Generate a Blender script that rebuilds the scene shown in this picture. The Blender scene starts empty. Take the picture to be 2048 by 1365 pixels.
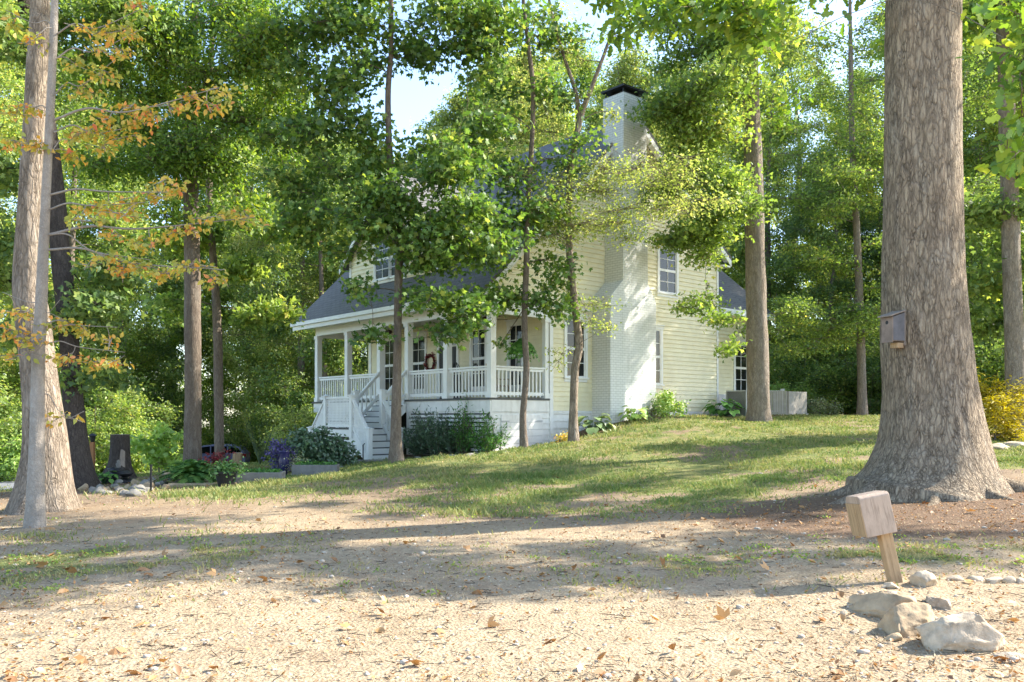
import bpy, math, random
import numpy as np
from mathutils import Vector
R = math.radians
rng = np.random.default_rng(7)
random.seed(7)
sc = bpy.context.scene
COL = sc.collection
# ---------------------------------------------------------------- camera frame
# the camera stands at the origin, eye level z = 0; P() gives the point of a sight line at forward distance Y
F, CX, HY = 1715.0, 1024.0, 832.0
def P(px, py, Y):
    return np.array([(px-CX)/F*Y, Y, (HY-py)/F*Y])
SUN = np.array([0.745, 0.215, 0.63]); SUN = SUN/np.linalg.norm(SUN)

# ---------------------------------------------------------------- noise
def _hash(ix, iy, iz, seed):
    h = (ix.astype(np.int64)*374761393 + iy.astype(np.int64)*668265263 + iz.astype(np.int64)*2147483647 + seed*974634777) & 0xffffffff
    h = ((h ^ (h >> 13))*1274126177) & 0xffffffff
    h = h ^ (h >> 16)
    return (h & 0xffff)/65535.0
def vnoise(x, y, z=None, seed=0):
    x = np.asarray(x, float); y = np.asarray(y, float)
    z = np.zeros_like(x) if z is None else np.asarray(z, float)
    ix, iy, iz = np.floor(x), np.floor(y), np.floor(z)
    fx, fy, fz = x-ix, y-iy, z-iz
    fx = fx*fx*(3-2*fx); fy = fy*fy*(3-2*fy); fz = fz*fz*(3-2*fz)
    r = 0
    for dx in (0, 1):
        for dy in (0, 1):
            for dz in (0, 1):
                w = (fx if dx else 1-fx)*(fy if dy else 1-fy)*(fz if dz else 1-fz)
                r = r + w*_hash(ix+dx, iy+dy, iz+dz, seed)
    return r
def fbm(x, y, z=None, seed=0, o=4):
    a, s, t = 0.5, 0, 0
    z = np.zeros_like(np.asarray(x, float)) if z is None else z
    for i in range(o):
        s = s+a*vnoise(x*2**i, y*2**i, z*2**i, seed+i); t += a; a *= 0.5
    return s/t

# ---------------------------------------------------------------- terrain
CP = np.array([
 (-6,2,-1.62),(0,2,-1.58),(6,2,-1.5),(0,-10,-1.7),(-12,-10,-1.9),(12,-10,-1.4),(-6,8,-1.62),(0,8,-1.55),(3.42,7.6,-1.455),(7.5,8,-1.32),
 (-6.7,12,-1.575),(-7.9,14.3,-1.57),(6.4,13.4,-1.19),(0,15.9,-1.42),(0,20.1,-1.13),(.33,23.3,-.89),(1.74,24.3,-.69),(-2.96,22,-1.17),
 (-.6,25,-1.1),(1.18,26.5,-.87),(3.1,27.1,-.24),(4.8,28.6,-.02),(7.65,32,.02),(8.35,29,-.2),(-4.5,26.2,-1.38),(-7.5,33,-1.62),
 (-5.9,20,-1.56),(-5.05,22,-1.56),(-7.1,19,-1.6),(-8.95,24,-1.6),(-10.5,23,-1.68),(-10.2,20,-1.68),(-14.5,25,-2.25),(-17,50,-3.1),(-30,30,-2.9),(-30,60,-4.2),
 (12.9,36,0),(12.9,30,-.1),(11.4,20,-.68),(8.4,14,-1.04),(12.4,22,-.6),(15,50,-.8),(30,40,-.3),(40,80,-3),(0,60,-2.4),(0,100,-4.5),
 (-60,110,-6),(60,110,-5),(-90,20,-5),(90,20,-1),(0,35,-.6),(-200,300,-8),(200,300,-8),(-200,-80,-6),(200,-80,-3),(5,20,-.95),(-1.5,10.6,-1.52),(-11,12,-1.75),(-14,17,-2.0)])
def _tps_fit(c):
    n = len(c); d = np.hypot(c[:, None, 0]-c[None, :, 0], c[:, None, 1]-c[None, :, 1])
    K = np.where(d > 0, d*d*np.log(d+1e-9), 0)+np.eye(n)*1.0
    Pm = np.c_[np.ones(n), c[:, :2]]
    A = np.zeros((n+3, n+3)); A[:n, :n] = K; A[:n, n:] = Pm; A[n:, :n] = Pm.T
    return np.linalg.solve(A, np.r_[c[:, 2], 0, 0, 0])
_W = _tps_fit(CP)
def gz(x, y):
    x = np.asarray(x, float); y = np.asarray(y, float); s = x.shape
    x = x.ravel(); y = y.ravel(); out = np.empty_like(x)
    for i in range(0, len(x), 20000):
        xs, ys = x[i:i+20000], y[i:i+20000]
        d2 = (xs[:, None]-CP[None, :, 0])**2+(ys[:, None]-CP[None, :, 1])**2
        out[i:i+20000] = (0.5*d2*np.log(d2+1e-9))@_W[:len(CP)]+_W[-3]+_W[-2]*xs+_W[-1]*ys
    out = np.clip(out, -14, 3)
    out = out+0.05*(fbm(x*.6, y*.6, seed=3)-.5)+0.022*(fbm(x*3, y*3, seed=4)-.5)
    return out.reshape(s)
def gz1(x, y): return float(gz(np.array([x]), np.array([y]))[0])
def onray(px, py):
    """ground point seen at a photo pixel"""
    Y = 3.0
    while Y < 120:
        p = P(px, py, Y)
        if p[2] <= gz1(p[0], p[1]): return p
        Y += .1
    return p

# ---------------------------------------------------------------- objects
def tag(o, label=None, cat=None, group=None, kind=None):
    if label: o['label'] = label
    if cat: o['category'] = cat
    if group: o['group'] = group
    if kind: o['kind'] = kind
    return o
def empty(name, loc, label, cat, group=None, rz=0):
    o = bpy.data.objects.new(name, None); COL.objects.link(o)
    o.location = tuple(loc); o.rotation_euler = (0, 0, rz); o.empty_display_size = .2
    return tag(o, label, cat, group)
def link(name, me, parent=None, off=None):
    o = bpy.data.objects.new(name, me); COL.objects.link(o)
    if parent is not None: o.parent = parent
    if off is not None: o.location = tuple(off)
    return o
def copy_tree(o, parent=None):
    c = o.copy(); COL.objects.link(c)
    if parent is not None: c.parent = parent
    for ch in list(o.children): copy_tree(ch, c)
    return c
class MB:
    """collects polygons, then links them as one mesh"""
    def __init__(s): s.v = []; s.f = []; s.m = []
    def add(s, vs, fs, m=0):
        n = len(s.v); s.v += [tuple(map(float, p)) for p in vs]
        s.f += [tuple(i+n for i in f) for f in fs]; s.m += [m]*len(fs)
        return s
    def box(s, x0, x1, y0, y1, z0, z1, m=0):
        if x0 > x1: x0, x1 = x1, x0
        if y0 > y1: y0, y1 = y1, y0
        if z0 > z1: z0, z1 = z1, z0
        return s.add([(x0,y0,z0),(x1,y0,z0),(x1,y1,z0),(x0,y1,z0),(x0,y0,z1),(x1,y0,z1),(x1,y1,z1),(x0,y1,z1)],
            [(3,2,1,0),(4,5,6,7),(0,1,5,4),(1,2,6,5),(2,3,7,6),(3,0,4,7)], m)
    def beam(s, p, q, w, h, m=0, up=(0,0,1)):
        """rectangular bar from p to q, w across, h along up"""
        p = np.array(p, float); q = np.array(q, float); d = (q-p)/np.linalg.norm(q-p)
        x = np.cross(d, up); x /= np.linalg.norm(x)+1e-12; z = np.cross(x, d)
        vs = [c+sx*x*w/2+sz*z*h/2 for c in (p, q) for sx, sz in ((-1,-1),(1,-1),(1,1),(-1,1))]
        return s.add(vs, [(0,1,2,3),(7,6,5,4),(0,4,5,1),(1,5,6,2),(2,6,7,3),(3,7,4,0)], m)
    def prism(s, poly, d, m=0):
        """poly: 3-D outline, d: extrusion vector"""
        n = len(poly); poly = [np.array(p, float) for p in poly]; d = np.array(d, float)
        fs = [tuple(range(n))[::-1], tuple(range(n, 2*n))]+[(i, (i+1) % n, n+(i+1) % n, n+i) for i in range(n)]
        return s.add(poly+[p+d for p in poly], fs, m)
    def tube(s, pts, rad, k=8, m=0, cap=True):
        v, f = tube(pts, rad, k); 
        if cap: f = list(f)+[tuple(range(k))[::-1], tuple(range(len(v)-k, len(v)))]
        return s.add(v, f, m)
    def build(s, name, mats, parent=None, off=(0,0,0), smooth=False, bevel=0):
        me = bpy.data.meshes.new(name)
        o3 = np.array(off)
        me.from_pydata([tuple(np.array(p)-o3) for p in s.v], [], s.f)
        if not isinstance(mats, (list, tuple)): mats = [mats]
        for mt in mats: me.materials.append(mt)
        if len(mats) > 1: me.polygons.foreach_set('material_index', s.m)
        if smooth: me.polygons.foreach_set('use_smooth', [True]*len(me.polygons))
        me.update()
        o = link(name, me, parent)
        if bevel:
            b = o.modifiers.new('bevel', 'BEVEL'); b.width = bevel; b.segments = 2; b.limit_method = 'ANGLE'
        return o
def tube(pts, rad, k=8, lobes=None):
    pts = np.array(pts, float); rad = np.array(rad, float)*np.ones(len(pts)); n = len(pts)
    t = np.gradient(pts, axis=0); t /= np.linalg.norm(t, axis=1)[:, None]+1e-12
    ref = np.where(np.abs(t[:, :1]) < .8, np.array([[1., 0, 0]]), np.array([[0, 1., 0]]))
    if abs(t[:, 0]).max() < .85: ref = np.tile([1., 0, 0], (n, 1))
    x = ref-t*(ref*t).sum(1)[:, None]; x /= np.linalg.norm(x, axis=1)[:, None]
    y = np.cross(t, x)
    a = np.arange(k)*2*math.pi/k
    rr = rad[:, None]*np.ones((n, k))
    if lobes is not None: rr = lobes(rr, a, pts)
    v = pts[:, None]+rr[..., None]*(np.cos(a)[None, :, None]*x[:, None]+np.sin(a)[None, :, None]*y[:, None])
    f = [(i*k+j, i*k+(j+1) % k, (i+1)*k+(j+1) % k, (i+1)*k+j) for i in range(n-1) for j in range(k)]
    return v.reshape(-1, 3), f
def cat(pts, n):
    """smooth resampling of a polyline (any number of columns)"""
    p = np.array(pts, float); m = len(p)
    if m == 2: 
        t = np.linspace(0, 1, n)[:, None]; return p[0]*(1-t)+p[1]*t
    q = np.vstack([2*p[0]-p[1], p, 2*p[-1]-p[-2]])
    u = np.linspace(0, m-1-1e-6, n); i = u.astype(int); t = (u-i)[:, None]
    a, b, c, d = q[i], q[i+1], q[i+2], q[i+3]
    return .5*((2*b)+(-a+c)*t+(2*a-5*b+4*c-d)*t*t+(-a+3*b-3*c+d)*t**3)
def npmesh(name, v, faces, mat, tint=None, smooth=False):
    """fast mesh: v (N,3); faces (M,k) with one k"""
    me = bpy.data.meshes.new(name); m, k = faces.shape
    me.vertices.add(len(v)); me.vertices.foreach_set('co', np.ascontiguousarray(v, np.float32).ravel())
    me.loops.add(m*k); me.loops.foreach_set('vertex_index', np.ascontiguousarray(faces, np.int32).ravel())
    me.polygons.add(m); me.polygons.foreach_set('loop_start', np.arange(m, dtype=np.int32)*k)
    me.polygons.foreach_set('loop_total', np.full(m, k, np.int32))
    if smooth: me.polygons.foreach_set('use_smooth', np.ones(m, bool))
    if tint is not None:
        a = me.attributes.new('tint', 'FLOAT', 'FACE'); a.data.foreach_set('value', np.ascontiguousarray(tint, np.float32))
    me.materials.append(mat); me.update(calc_edges=True)
    return me
# ---------------------------------------------------------------- materials
def newmat(name):
    m = bpy.data.materials.new(name); m.use_nodes = True; nt = m.node_tree; nt.nodes.clear()
    out = nt.nodes.new('ShaderNodeOutputMaterial')
    return m, nt, out
def N(nt, t, **kw):
    n = nt.nodes.new(t)
    for k, v in kw.items():
        if k in n.inputs: n.inputs[k].default_value = v
        else: setattr(n, k, v)
    return n
def ramp(nt, stops, fac=None, interp='LINEAR'):
    r = nt.nodes.new('ShaderNodeValToRGB'); r.color_ramp.interpolation = interp
    e = r.color_ramp.elements
    while len(e) < len(stops): e.new(.5)
    for i, (p, c) in enumerate(stops):
        e[i].position = p; e[i].color = (*c, 1) if len(c) == 3 else c
    if fac is not None: nt.links.new(fac, r.inputs[0])
    return r.outputs[0]
def mixc(nt, fac, a, b, mode='MIX'):
    n = nt.nodes.new('ShaderNodeMix'); n.data_type = 'RGBA'; n.blend_type = mode
    for s, v in ((0, fac), (6, a), (7, b)):
        if isinstance(v, (int, float)): n.inputs[s].default_value = v
        elif isinstance(v, tuple): n.inputs[s].default_value = (*v, 1)
        else: nt.links.new(v, n.inputs[s])
    return n.outputs[2]
def coords(nt, scale=(1,1,1), kind='Object', rot=(0,0,0)):
    tc = nt.nodes.new('ShaderNodeTexCoord'); mp = nt.nodes.new('ShaderNodeMapping')
    mp.inputs['Scale'].default_value = scale; mp.inputs['Rotation'].default_value = rot
    nt.links.new(tc.outputs[kind], mp.inputs[0]); return mp.outputs[0]
def noise(nt, vec, scale, detail=4, rough=.55, dist=0):
    n = N(nt, 'ShaderNodeTexNoise', Scale=scale, Detail=detail, Roughness=rough, Distortion=dist)
    nt.links.new(vec, n.inputs['Vector']); return n.outputs[0]
def bump(nt, h, strength=.5, dist=.02):
    b = N(nt, 'ShaderNodeBump', Strength=strength, Distance=dist); nt.links.new(h, b.inputs['Height']); return b.outputs[0]
def finish(nt, out, col, rough=.7, nrm=None, metal=0, spec=.3):
    p = N(nt, 'ShaderNodeBsdfPrincipled'); p.inputs['Roughness'].default_value = rough; p.inputs['Metallic'].default_value = metal
    p.inputs['Specular IOR Level'].default_value = spec
    if isinstance(col, tuple): p.inputs['Base Color'].default_value = (*col, 1)
    else: nt.links.new(col, p.inputs['Base Color'])
    if nrm is not None: nt.links.new(nrm, p.inputs['Normal'])
    nt.links.new(p.outputs[0], out.inputs[0]); return p
def paint(name, c, var=.12, rough=.55, sc_=3.0, bmp=.15, dirt=None, spec=.3, metal=0):
    """painted or plain surface with weathering"""
    m, nt, out = newmat(name); v = coords(nt)
    n1 = noise(nt, v, sc_, 5, .65); n2 = noise(nt, v, sc_*9, 3)
    c = np.array(c)
    col = ramp(nt, [(.3, tuple(c*(1-var))), (.7, tuple(np.minimum(c*(1+var*.5), .95)))], n1)
    if dirt: col = mixc(nt, ramp(nt, [(.52, (0,0,0)), (.75, (.55,)*3)], noise(nt, coords(nt, (2,2,.6)), 2.2, 6, .7)), col, dirt)
    finish(nt, out, col, rough, bump(nt, n2, bmp, .005), metal, spec); return m
def bark(name, c, crack, sx=30., sz=10., depth=.03, lichen=None, warm=None, hard=.7):
    """plated bark: two sizes of warped upright plates with broken cracks, mottled"""
    m, nt, out = newmat(name); v = coords(nt, (1, 1, sz/sx))
    def warp(vec, sc_, amt):
        add = N(nt, 'ShaderNodeMixRGB', blend_type='LINEAR_LIGHT'); add.inputs[0].default_value = amt
        nn = N(nt, 'ShaderNodeTexNoise', Scale=sc_, Detail=5.0, Roughness=.6); nt.links.new(vec, nn.inputs[0])
        nt.links.new(vec, add.inputs[1]); nt.links.new(nn.outputs[1], add.inputs[2]); return add.outputs[0]
    wv = warp(v, 9.0, .05)
    def plates(sc_, w0, w1):
        vo = N(nt, 'ShaderNodeTexVoronoi', feature='DISTANCE_TO_EDGE', Scale=sc_); nt.links.new(wv, vo.inputs['Vector'])
        return ramp(nt, [(0, (0,0,0)), (w0, (.5,.5,.5)), (w1, (1,1,1))], vo.outputs[0])
    e1, e2 = plates(sx, .09, .30), plates(sx*.45, .055, .17)
    brk = ramp(nt, [(.38, (0,0,0)), (.6, (1,1,1))], noise(nt, v, sx*.35, 4, .7))        # where cracks close up
    e = mixc(nt, .6, mixc(nt, brk, e1, (1,1,1)), e2, 'MULTIPLY')
    fur = ramp(nt, [(.36, (0,0,0)), (.47, (.75,.75,.75)), (.56, (1,1,1))], noise(nt, coords(nt, (1, 1, .13)), sx*.75, 5, .6, .4))
    e = mixc(nt, .42, e, fur, 'MULTIPLY')
    fine = noise(nt, v, sx*3.2, 6, .75); big = noise(nt, coords(nt, (1,1,.5)), 1.6, 5, .65)
    c = np.array(c)
    base = ramp(nt, [(.28, tuple(c*.6)), (.5, tuple(c)), (.74, tuple(np.minimum(c*1.35, .9)))], fine)
    if warm: base = mixc(nt, ramp(nt, [(.40, (0,0,0)), (.62, (.75,.75,.75))], big), base, warm)
    if lichen: base = mixc(nt, ramp(nt, [(.50, (0,0,0)), (.72, (.65,.65,.65))], noise(nt, v, 4.5, 6, .75)), base, lichen)
    base = mixc(nt, ramp(nt, [(.5, (0,0,0)), (.75, (.5,.5,.5))], noise(nt, coords(nt, (1,1,.3)), 5, 5, .7)), base, tuple(c*.55))
    inv = N(nt, 'ShaderNodeMath', operation='MULTIPLY_ADD'); nt.links.new(e, inv.inputs[0]); inv.inputs[1].default_value = hard; inv.inputs[2].default_value = 1-hard
    col = mixc(nt, inv.outputs[0], tuple(np.array(crack)), base)
    hm = N(nt, 'ShaderNodeMath', operation='MULTIPLY_ADD'); nt.links.new(fine, hm.inputs[0]); hm.inputs[1].default_value = .5; nt.links.new(e, hm.inputs[2])
    finish(nt, out, col, .9, bump(nt, hm.outputs[0], .9, depth), spec=.1); return m
def leafmat(name, cols, tr=.45, gloss=.035, pos=(.0, .35, .7, 1.0)):
    """leaf: diffuse + light passing through, colour chosen leaf by leaf"""
    m, nt, out = newmat(name)
    at = N(nt, 'ShaderNodeAttribute', attribute_name='tint')
    oi = N(nt, 'ShaderNodeObjectInfo')
    ad = N(nt, 'ShaderNodeMath', operation='MULTIPLY_ADD'); nt.links.new(oi.outputs['Random'], ad.inputs[0]); ad.inputs[1].default_value = .12
    nt.links.new(at.outputs['Fac'], ad.inputs[2])
    col = ramp(nt, list(zip(pos, cols)), ad.outputs[0])
    d = N(nt, 'ShaderNodeBsdfDiffuse'); nt.links.new(col, d.inputs[0])
    hs = N(nt, 'ShaderNodeHueSaturation', Saturation=1.1, Value=1.2); hs.inputs['Hue'].default_value = .49; nt.links.new(col, hs.inputs['Color'])
    t = N(nt, 'ShaderNodeBsdfTranslucent'); nt.links.new(hs.outputs[0], t.inputs[0])
    mx = N(nt, 'ShaderNodeMixShader'); mx.inputs[0].default_value = tr
    nt.links.new(d.outputs[0], mx.inputs[1]); nt.links.new(t.outputs[0], mx.inputs[2])
    g = N(nt, 'ShaderNodeBsdfGlossy'); g.inputs['Roughness'].default_value = .55; g.inputs[0].default_value = (1,1,1,1)
    m2 = N(nt, 'ShaderNodeMixShader'); m2.inputs[0].default_value = gloss
    nt.links.new(mx.outputs[0], m2.inputs[1]); nt.links.new(g.outputs[0], m2.inputs[2])
    nt.links.new(m2.outputs[0], out.inputs[0]); return m
LK = 1.75
def lc(*c): return tuple(x*LK for x in c)
L_MAPLE = leafmat('maple_leaf', [lc(.028,.062,.015), lc(.058,.115,.022), lc(.11,.18,.03), lc(.23,.27,.055)], .48, .035)
L_OAK = leafmat('oak_leaf', [lc(.045,.09,.018), lc(.085,.155,.022), lc(.15,.22,.03), lc(.30,.34,.05)], .48)
L_WOOD = leafmat('woodland_leaf', [lc(.06,.105,.022), lc(.125,.19,.036), lc(.21,.275,.055), lc(.42,.39,.09)], .52)
L_DARK = leafmat('dark_woodland_leaf', [lc(.045,.085,.022), lc(.09,.145,.032), lc(.15,.205,.045), lc(.26,.29,.06)], .5)
L_YEL = leafmat('yellow_green_leaf', [lc(.09,.13,.03), lc(.17,.22,.05), lc(.27,.30,.08), lc(.40,.38,.12)], .5)
L_ORANGE = leafmat('orange_leaf', [lc(.19,.21,.04), lc(.36,.30,.05), lc(.48,.26,.06), lc(.46,.15,.07)], .45, pos=(.15,.45,.75,1.))
L_LIME = leafmat('lime_leaf', [lc(.11,.18,.04), lc(.18,.27,.055), lc(.26,.36,.09), lc(.34,.42,.13)], .45)
L_HOSTA = leafmat('hosta_leaf', [lc(.08,.17,.03), lc(.16,.27,.04), lc(.32,.40,.08), lc(.45,.48,.14)], .3, .08)
L_FERN = leafmat('fern_leaf', [lc(.02,.07,.015), lc(.04,.12,.02), lc(.08,.19,.03), lc(.14,.26,.05)], .35)
L_SHRUB = leafmat('dark_shrub_leaf', [lc(.02,.045,.02), lc(.035,.075,.03), lc(.06,.12,.045), lc(.10,.17,.06)], .25, .1)
L_RED = leafmat('red_leaf', [lc(.05,.012,.015), lc(.12,.02,.02), lc(.18,.03,.03), lc(.22,.06,.04)], .3)
L_BLUE = leafmat('purple_leaf', [lc(.03,.025,.07), lc(.05,.04,.11), lc(.08,.06,.16), lc(.12,.09,.2)], .3)
L_PALE = leafmat('pale_leaf', [lc(.07,.10,.05), lc(.14,.17,.08), lc(.22,.24,.12), lc(.30,.29,.16)], .35)
L_GRASS = leafmat('grass_blade', [(.085,.165,.04), (.15,.225,.06), (.28,.29,.10), (.44,.37,.16)], .35, .015)
L_DRY = leafmat('dry_leaf', [(.15,.075,.03), (.30,.15,.055), (.46,.25,.085), (.55,.34,.15)], .15, .05)
B_OAK = bark('oak_bark', (.46,.37,.265), (.065,.048,.036), 30, 7.5, .05, lichen=(.54,.485,.40), warm=(.50,.385,.265), hard=.88)
B_PALE = bark('pale_bark', (.39,.31,.235), (.10,.078,.058), 26, 6, .04, warm=(.36,.29,.215), lichen=(.42,.38,.33), hard=.85)
B_SMOOTH = bark('smooth_bark', (.40,.35,.295), (.19,.16,.135), 34, 24, .008, lichen=(.45,.42,.38), warm=(.28,.235,.19), hard=.5)
B_BROWN = bark('brown_bark', (.25,.20,.155), (.07,.05,.04), 40, 10, .02, lichen=(.33,.30,.25))
B_GREY = bark('grey_bark', (.31,.26,.21), (.09,.07,.055), 34, 10, .02, lichen=(.40,.37,.33), warm=(.33,.26,.19))
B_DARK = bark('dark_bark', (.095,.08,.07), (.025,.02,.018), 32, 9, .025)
def grain(name, c, d, sc3):
    m, nt, out = newmat(name); v = coords(nt, sc3)
    n1 = noise(nt, v, 1.6, 6, .7, .6); n2 = noise(nt, coords(nt), 4, 5, .7)
    col = ramp(nt, [(.3, d), (.48, c), (.7, tuple(min(1, q*1.18) for q in c))], n1)
    col = mixc(nt, ramp(nt, [(.45, (0,0,0)), (.7, (.5,.5,.5))], n2), col, tuple(q*.62+.02 for q in c))
    finish(nt, out, col, .85, bump(nt, n1, .5, .006), spec=.12); return m
W_CREAM = paint('cream_siding', (.80,.735,.515), .10, .6, 2.5, .1)
W_WHITE = paint('white_trim', (.80,.80,.78), .07, .5, 3, .08)
W_SKIRT = paint('white_skirt', (.78,.77,.74), .12, .6, 2, .1, dirt=(.45,.42,.36))
W_DECK = paint('grey_deck', (.10,.10,.10), .2, .7, 4, .2)
W_CEIL = paint('porch_ceiling', (.66,.66,.60), .04, .6)
WOODM = grain('weathered_wood', (.27,.22,.18), (.11,.095,.085), (24, 24, 2.0))
FENCEM = paint('grey_boards', (.52,.475,.415), .2, .85, 4, .4)
POSTM = grain('tan_wood', (.42,.29,.165), (.24,.155,.085), (26, 26, 2.2))
BOXM = grain('pinkish_board', (.46,.35,.265), (.27,.195,.14), (22, 22, 3.0))
DARKM = paint('black_metal', (.02,.02,.022), .2, .45, 4, .1)
FANM = paint('dark_wood_blade', (.06,.035,.028), .2, .4)
METALM = paint('grey_metal', (.42,.43,.43), .1, .5, 3, .05)
STONE = paint('grey_stone', (.24,.225,.20), .35, .9, 3, .9, dirt=(.20,.17,.12))
WROCK = paint('white_quartz', (.52,.42,.30), .5, .85, 8, 1.0, dirt=(.30,.17,.08))
TROCK = paint('tan_rock', (.42,.31,.19), .4, .9, 6, 1.0, dirt=(.30,.22,.14))
TROUGH = paint('stone_trough', (.23,.215,.195), .3, .9, 5, .8, dirt=(.13,.12,.09))
BLUEPOT = paint('blue_glaze', (.02,.018,.085), .3, .3, 8, .1, spec=.5)
MULCH = None
def glass(name, c=(.012,.014,.016)):
    m, nt, out = newmat(name)
    p = finish(nt, out, c, .06, bump(nt, noise(nt, coords(nt), 1.3, 2), .02, .02), 0, .32); return m
GLASS = glass('window_glass')
def brick_white():
    m, nt, out = newmat('painted_brick')
    tc = N(nt, 'ShaderNodeTexCoord'); sx = N(nt, 'ShaderNodeSeparateXYZ'); nt.links.new(tc.outputs['Object'], sx.inputs[0])
    ad = N(nt, 'ShaderNodeMath', operation='ADD'); nt.links.new(sx.outputs[0], ad.inputs[0]); nt.links.new(sx.outputs[1], ad.inputs[1])
    cb = N(nt, 'ShaderNodeCombineXYZ'); nt.links.new(ad.outputs[0], cb.inputs[0]); nt.links.new(sx.outputs[2], cb.inputs[1])
    b = N(nt, 'ShaderNodeTexBrick', Scale=1.0); nt.links.new(cb.outputs[0], b.inputs['Vector'])
    b.inputs['Color1'].default_value = (.70,.70,.67,1); b.inputs['Color2'].default_value = (.76,.755,.72,1); b.inputs['Mortar'].default_value = (.54,.53,.50,1)
    b.inputs['Brick Width'].default_value = .215; b.inputs['Row Height'].default_value = .077; b.inputs['Mortar Size'].default_value = .009
    st = ramp(nt, [(.58, (0,0,0)), (.8, (.6,.6,.6))], noise(nt, coords(nt, (5,5,.35)), 1.5, 5, .7))
    col = mixc(nt, st, b.outputs[0], (.38,.37,.33))
    finish(nt, out, col, .75, bump(nt, b.outputs[1], -.5, .01)); return m
BRICK = brick_white()
def shingle():
    m, nt, out = newmat('roof_shingle')
    tc = N(nt, 'ShaderNodeTexCoord'); mp = N(nt, 'ShaderNodeMapping'); nt.links.new(tc.outputs['Object'], mp.inputs[0])
    mp.inputs['Rotation'].default_value = (0, 0, 0)
    sx = N(nt, 'ShaderNodeSeparateXYZ'); nt.links.new(mp.outputs[0], sx.inputs[0])
    # along the ridge: x (or y on the rear wing), up the slope: z stretched
    ad = N(nt, 'ShaderNodeMath', operation='ADD'); nt.links.new(sx.outputs[0], ad.inputs[0])
    ym = N(nt, 'ShaderNodeMath', operation='MULTIPLY'); ym.inputs[1].default_value = .37; nt.links.new(sx.outputs[1], ym.inputs[0]); nt.links.new(ym.outputs[0], ad.inputs[1])
    zz = N(nt, 'ShaderNodeMath', operation='MULTIPLY'); zz.inputs[1].default_value = 1.4; nt.links.new(sx.outputs[2], zz.inputs[0])
    cb = N(nt, 'ShaderNodeCombineXYZ'); nt.links.new(ad.outputs[0], cb.inputs[0]); nt.links.new(zz.outputs[0], cb.inputs[1])
    b = N(nt, 'ShaderNodeTexBrick', Scale=1.0); nt.links.new(cb.outputs[0], b.inputs['Vector'])
    b.inputs['Color1'].default_value = (.115,.112,.108,1); b.inputs['Color2'].default_value = (.16,.156,.15,1); b.inputs['Mortar'].default_value = (.045,.045,.047,1)
    b.inputs['Brick Width'].default_value = .32; b.inputs['Row Height'].default_value = .16; b.inputs['Mortar Size'].default_value = .014
    col = mixc(nt, .5, b.outputs[0], ramp(nt, [(.3,(.105,.103,.10)), (.7,(.20,.196,.19))], noise(nt, coords(nt), 7, 5, .7)))
    finish(nt, out, col, .8, bump(nt, b.outputs[1], -.7, .015)); return m
ROOF = shingle()
# ---------------------------------------------------------------- ground
def sst(a, b, x):
    t = np.clip((x-a)/(b-a), 0, 1); return t*t*(3-2*t)
def house_ab(x, y):
    dx, dy = x+.6, y-25
    return -.6536*dx+.7569*dy, .7567*dx+.6537*dy
def zones(x, y):
    n1 = fbm(x*.55, y*.55, seed=11); n2 = fbm(x*1.7, y*1.7, seed=12); n3 = fbm(x*.22, y*.22, seed=13)
    a, b = house_ab(x, y)
    wob = (n1-.5)*4
    lawn = sst(12.6, 16.5, y+wob+.18*x-.6*sst(2, 8, x)*3)*sst(-9.5, -5.0, x+wob*.4+(y-16)*.25)
    left = np.exp(-((x+5.5)/3.2)**2-((y-9.6+wob*.3)/1.5)**2)*.8
    weeds = np.exp(-((x-4.0)/3.4)**2-((y-8.7+wob*.15)/.65)**2)*.75*sst(.35, .6, n2)
    side_bed = sst(-1.75, -1.3, a+(n2-.5)*.7)*sst(15.5, 14.8, b)*sst(1.2, 2.4, b)
    front_bed = sst(-2.1, -1.6, b+(n2-.5)*.5)*sst(4.6, 4.2, a)*sst(-1.1, -.6, a)
    bed = np.clip(side_bed+front_bed, 0, 1)
    oak = np.exp(-(((x-5.9)/3.4)**2+((y-11.6)/2.2)**2)**1.5)
    back = np.exp(-((x-13.)/4.5)**2-((y-34.5+wob*.3)/2.6)**2)
    rock_bed = np.exp(-((x+9.0)/3.5)**2-((y-20.0)/2.3)**2)
    mulch = np.clip(bed+oak*1.1+back*.9+rock_bed*.9, 0, 1)
    woods = np.clip(sst(37, 44, y+.25*np.abs(x-5))+sst(-10.5, -14, x)*sst(19, 25, y), 0, 1)
    green = np.clip(np.maximum.reduce([lawn*(.30+.95*sst(.36, .58, n2*.5+n1*.5)), left*sst(.3, .6, n2), weeds, woods*.9])*(1-mulch*.85), 0, 1)
    sand = sst(15.5, 10.5, y+wob)*(1-green)*(1-mulch)
    return green, mulch, sand, woods
def axis(lo, hi, n, c, k):
    u = np.linspace(math.asinh((lo-c)/k), math.asinh((hi-c)/k), n); return c+k*np.sinh(u)
gx, gy = axis(-260, 260, 330, 0, 7.), axis(-60, 420, 380, 8, 6.)
GX, GY = np.meshgrid(gx, gy); GZ = gz(GX, GY)
nx, ny = len(gx), len(gy)
ii = np.arange(nx*ny).reshape(ny, nx)
gf = np.stack([ii[:-1, :-1], ii[:-1, 1:], ii[1:, 1:], ii[1:, :-1]], -1).reshape(-1, 4)
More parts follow.
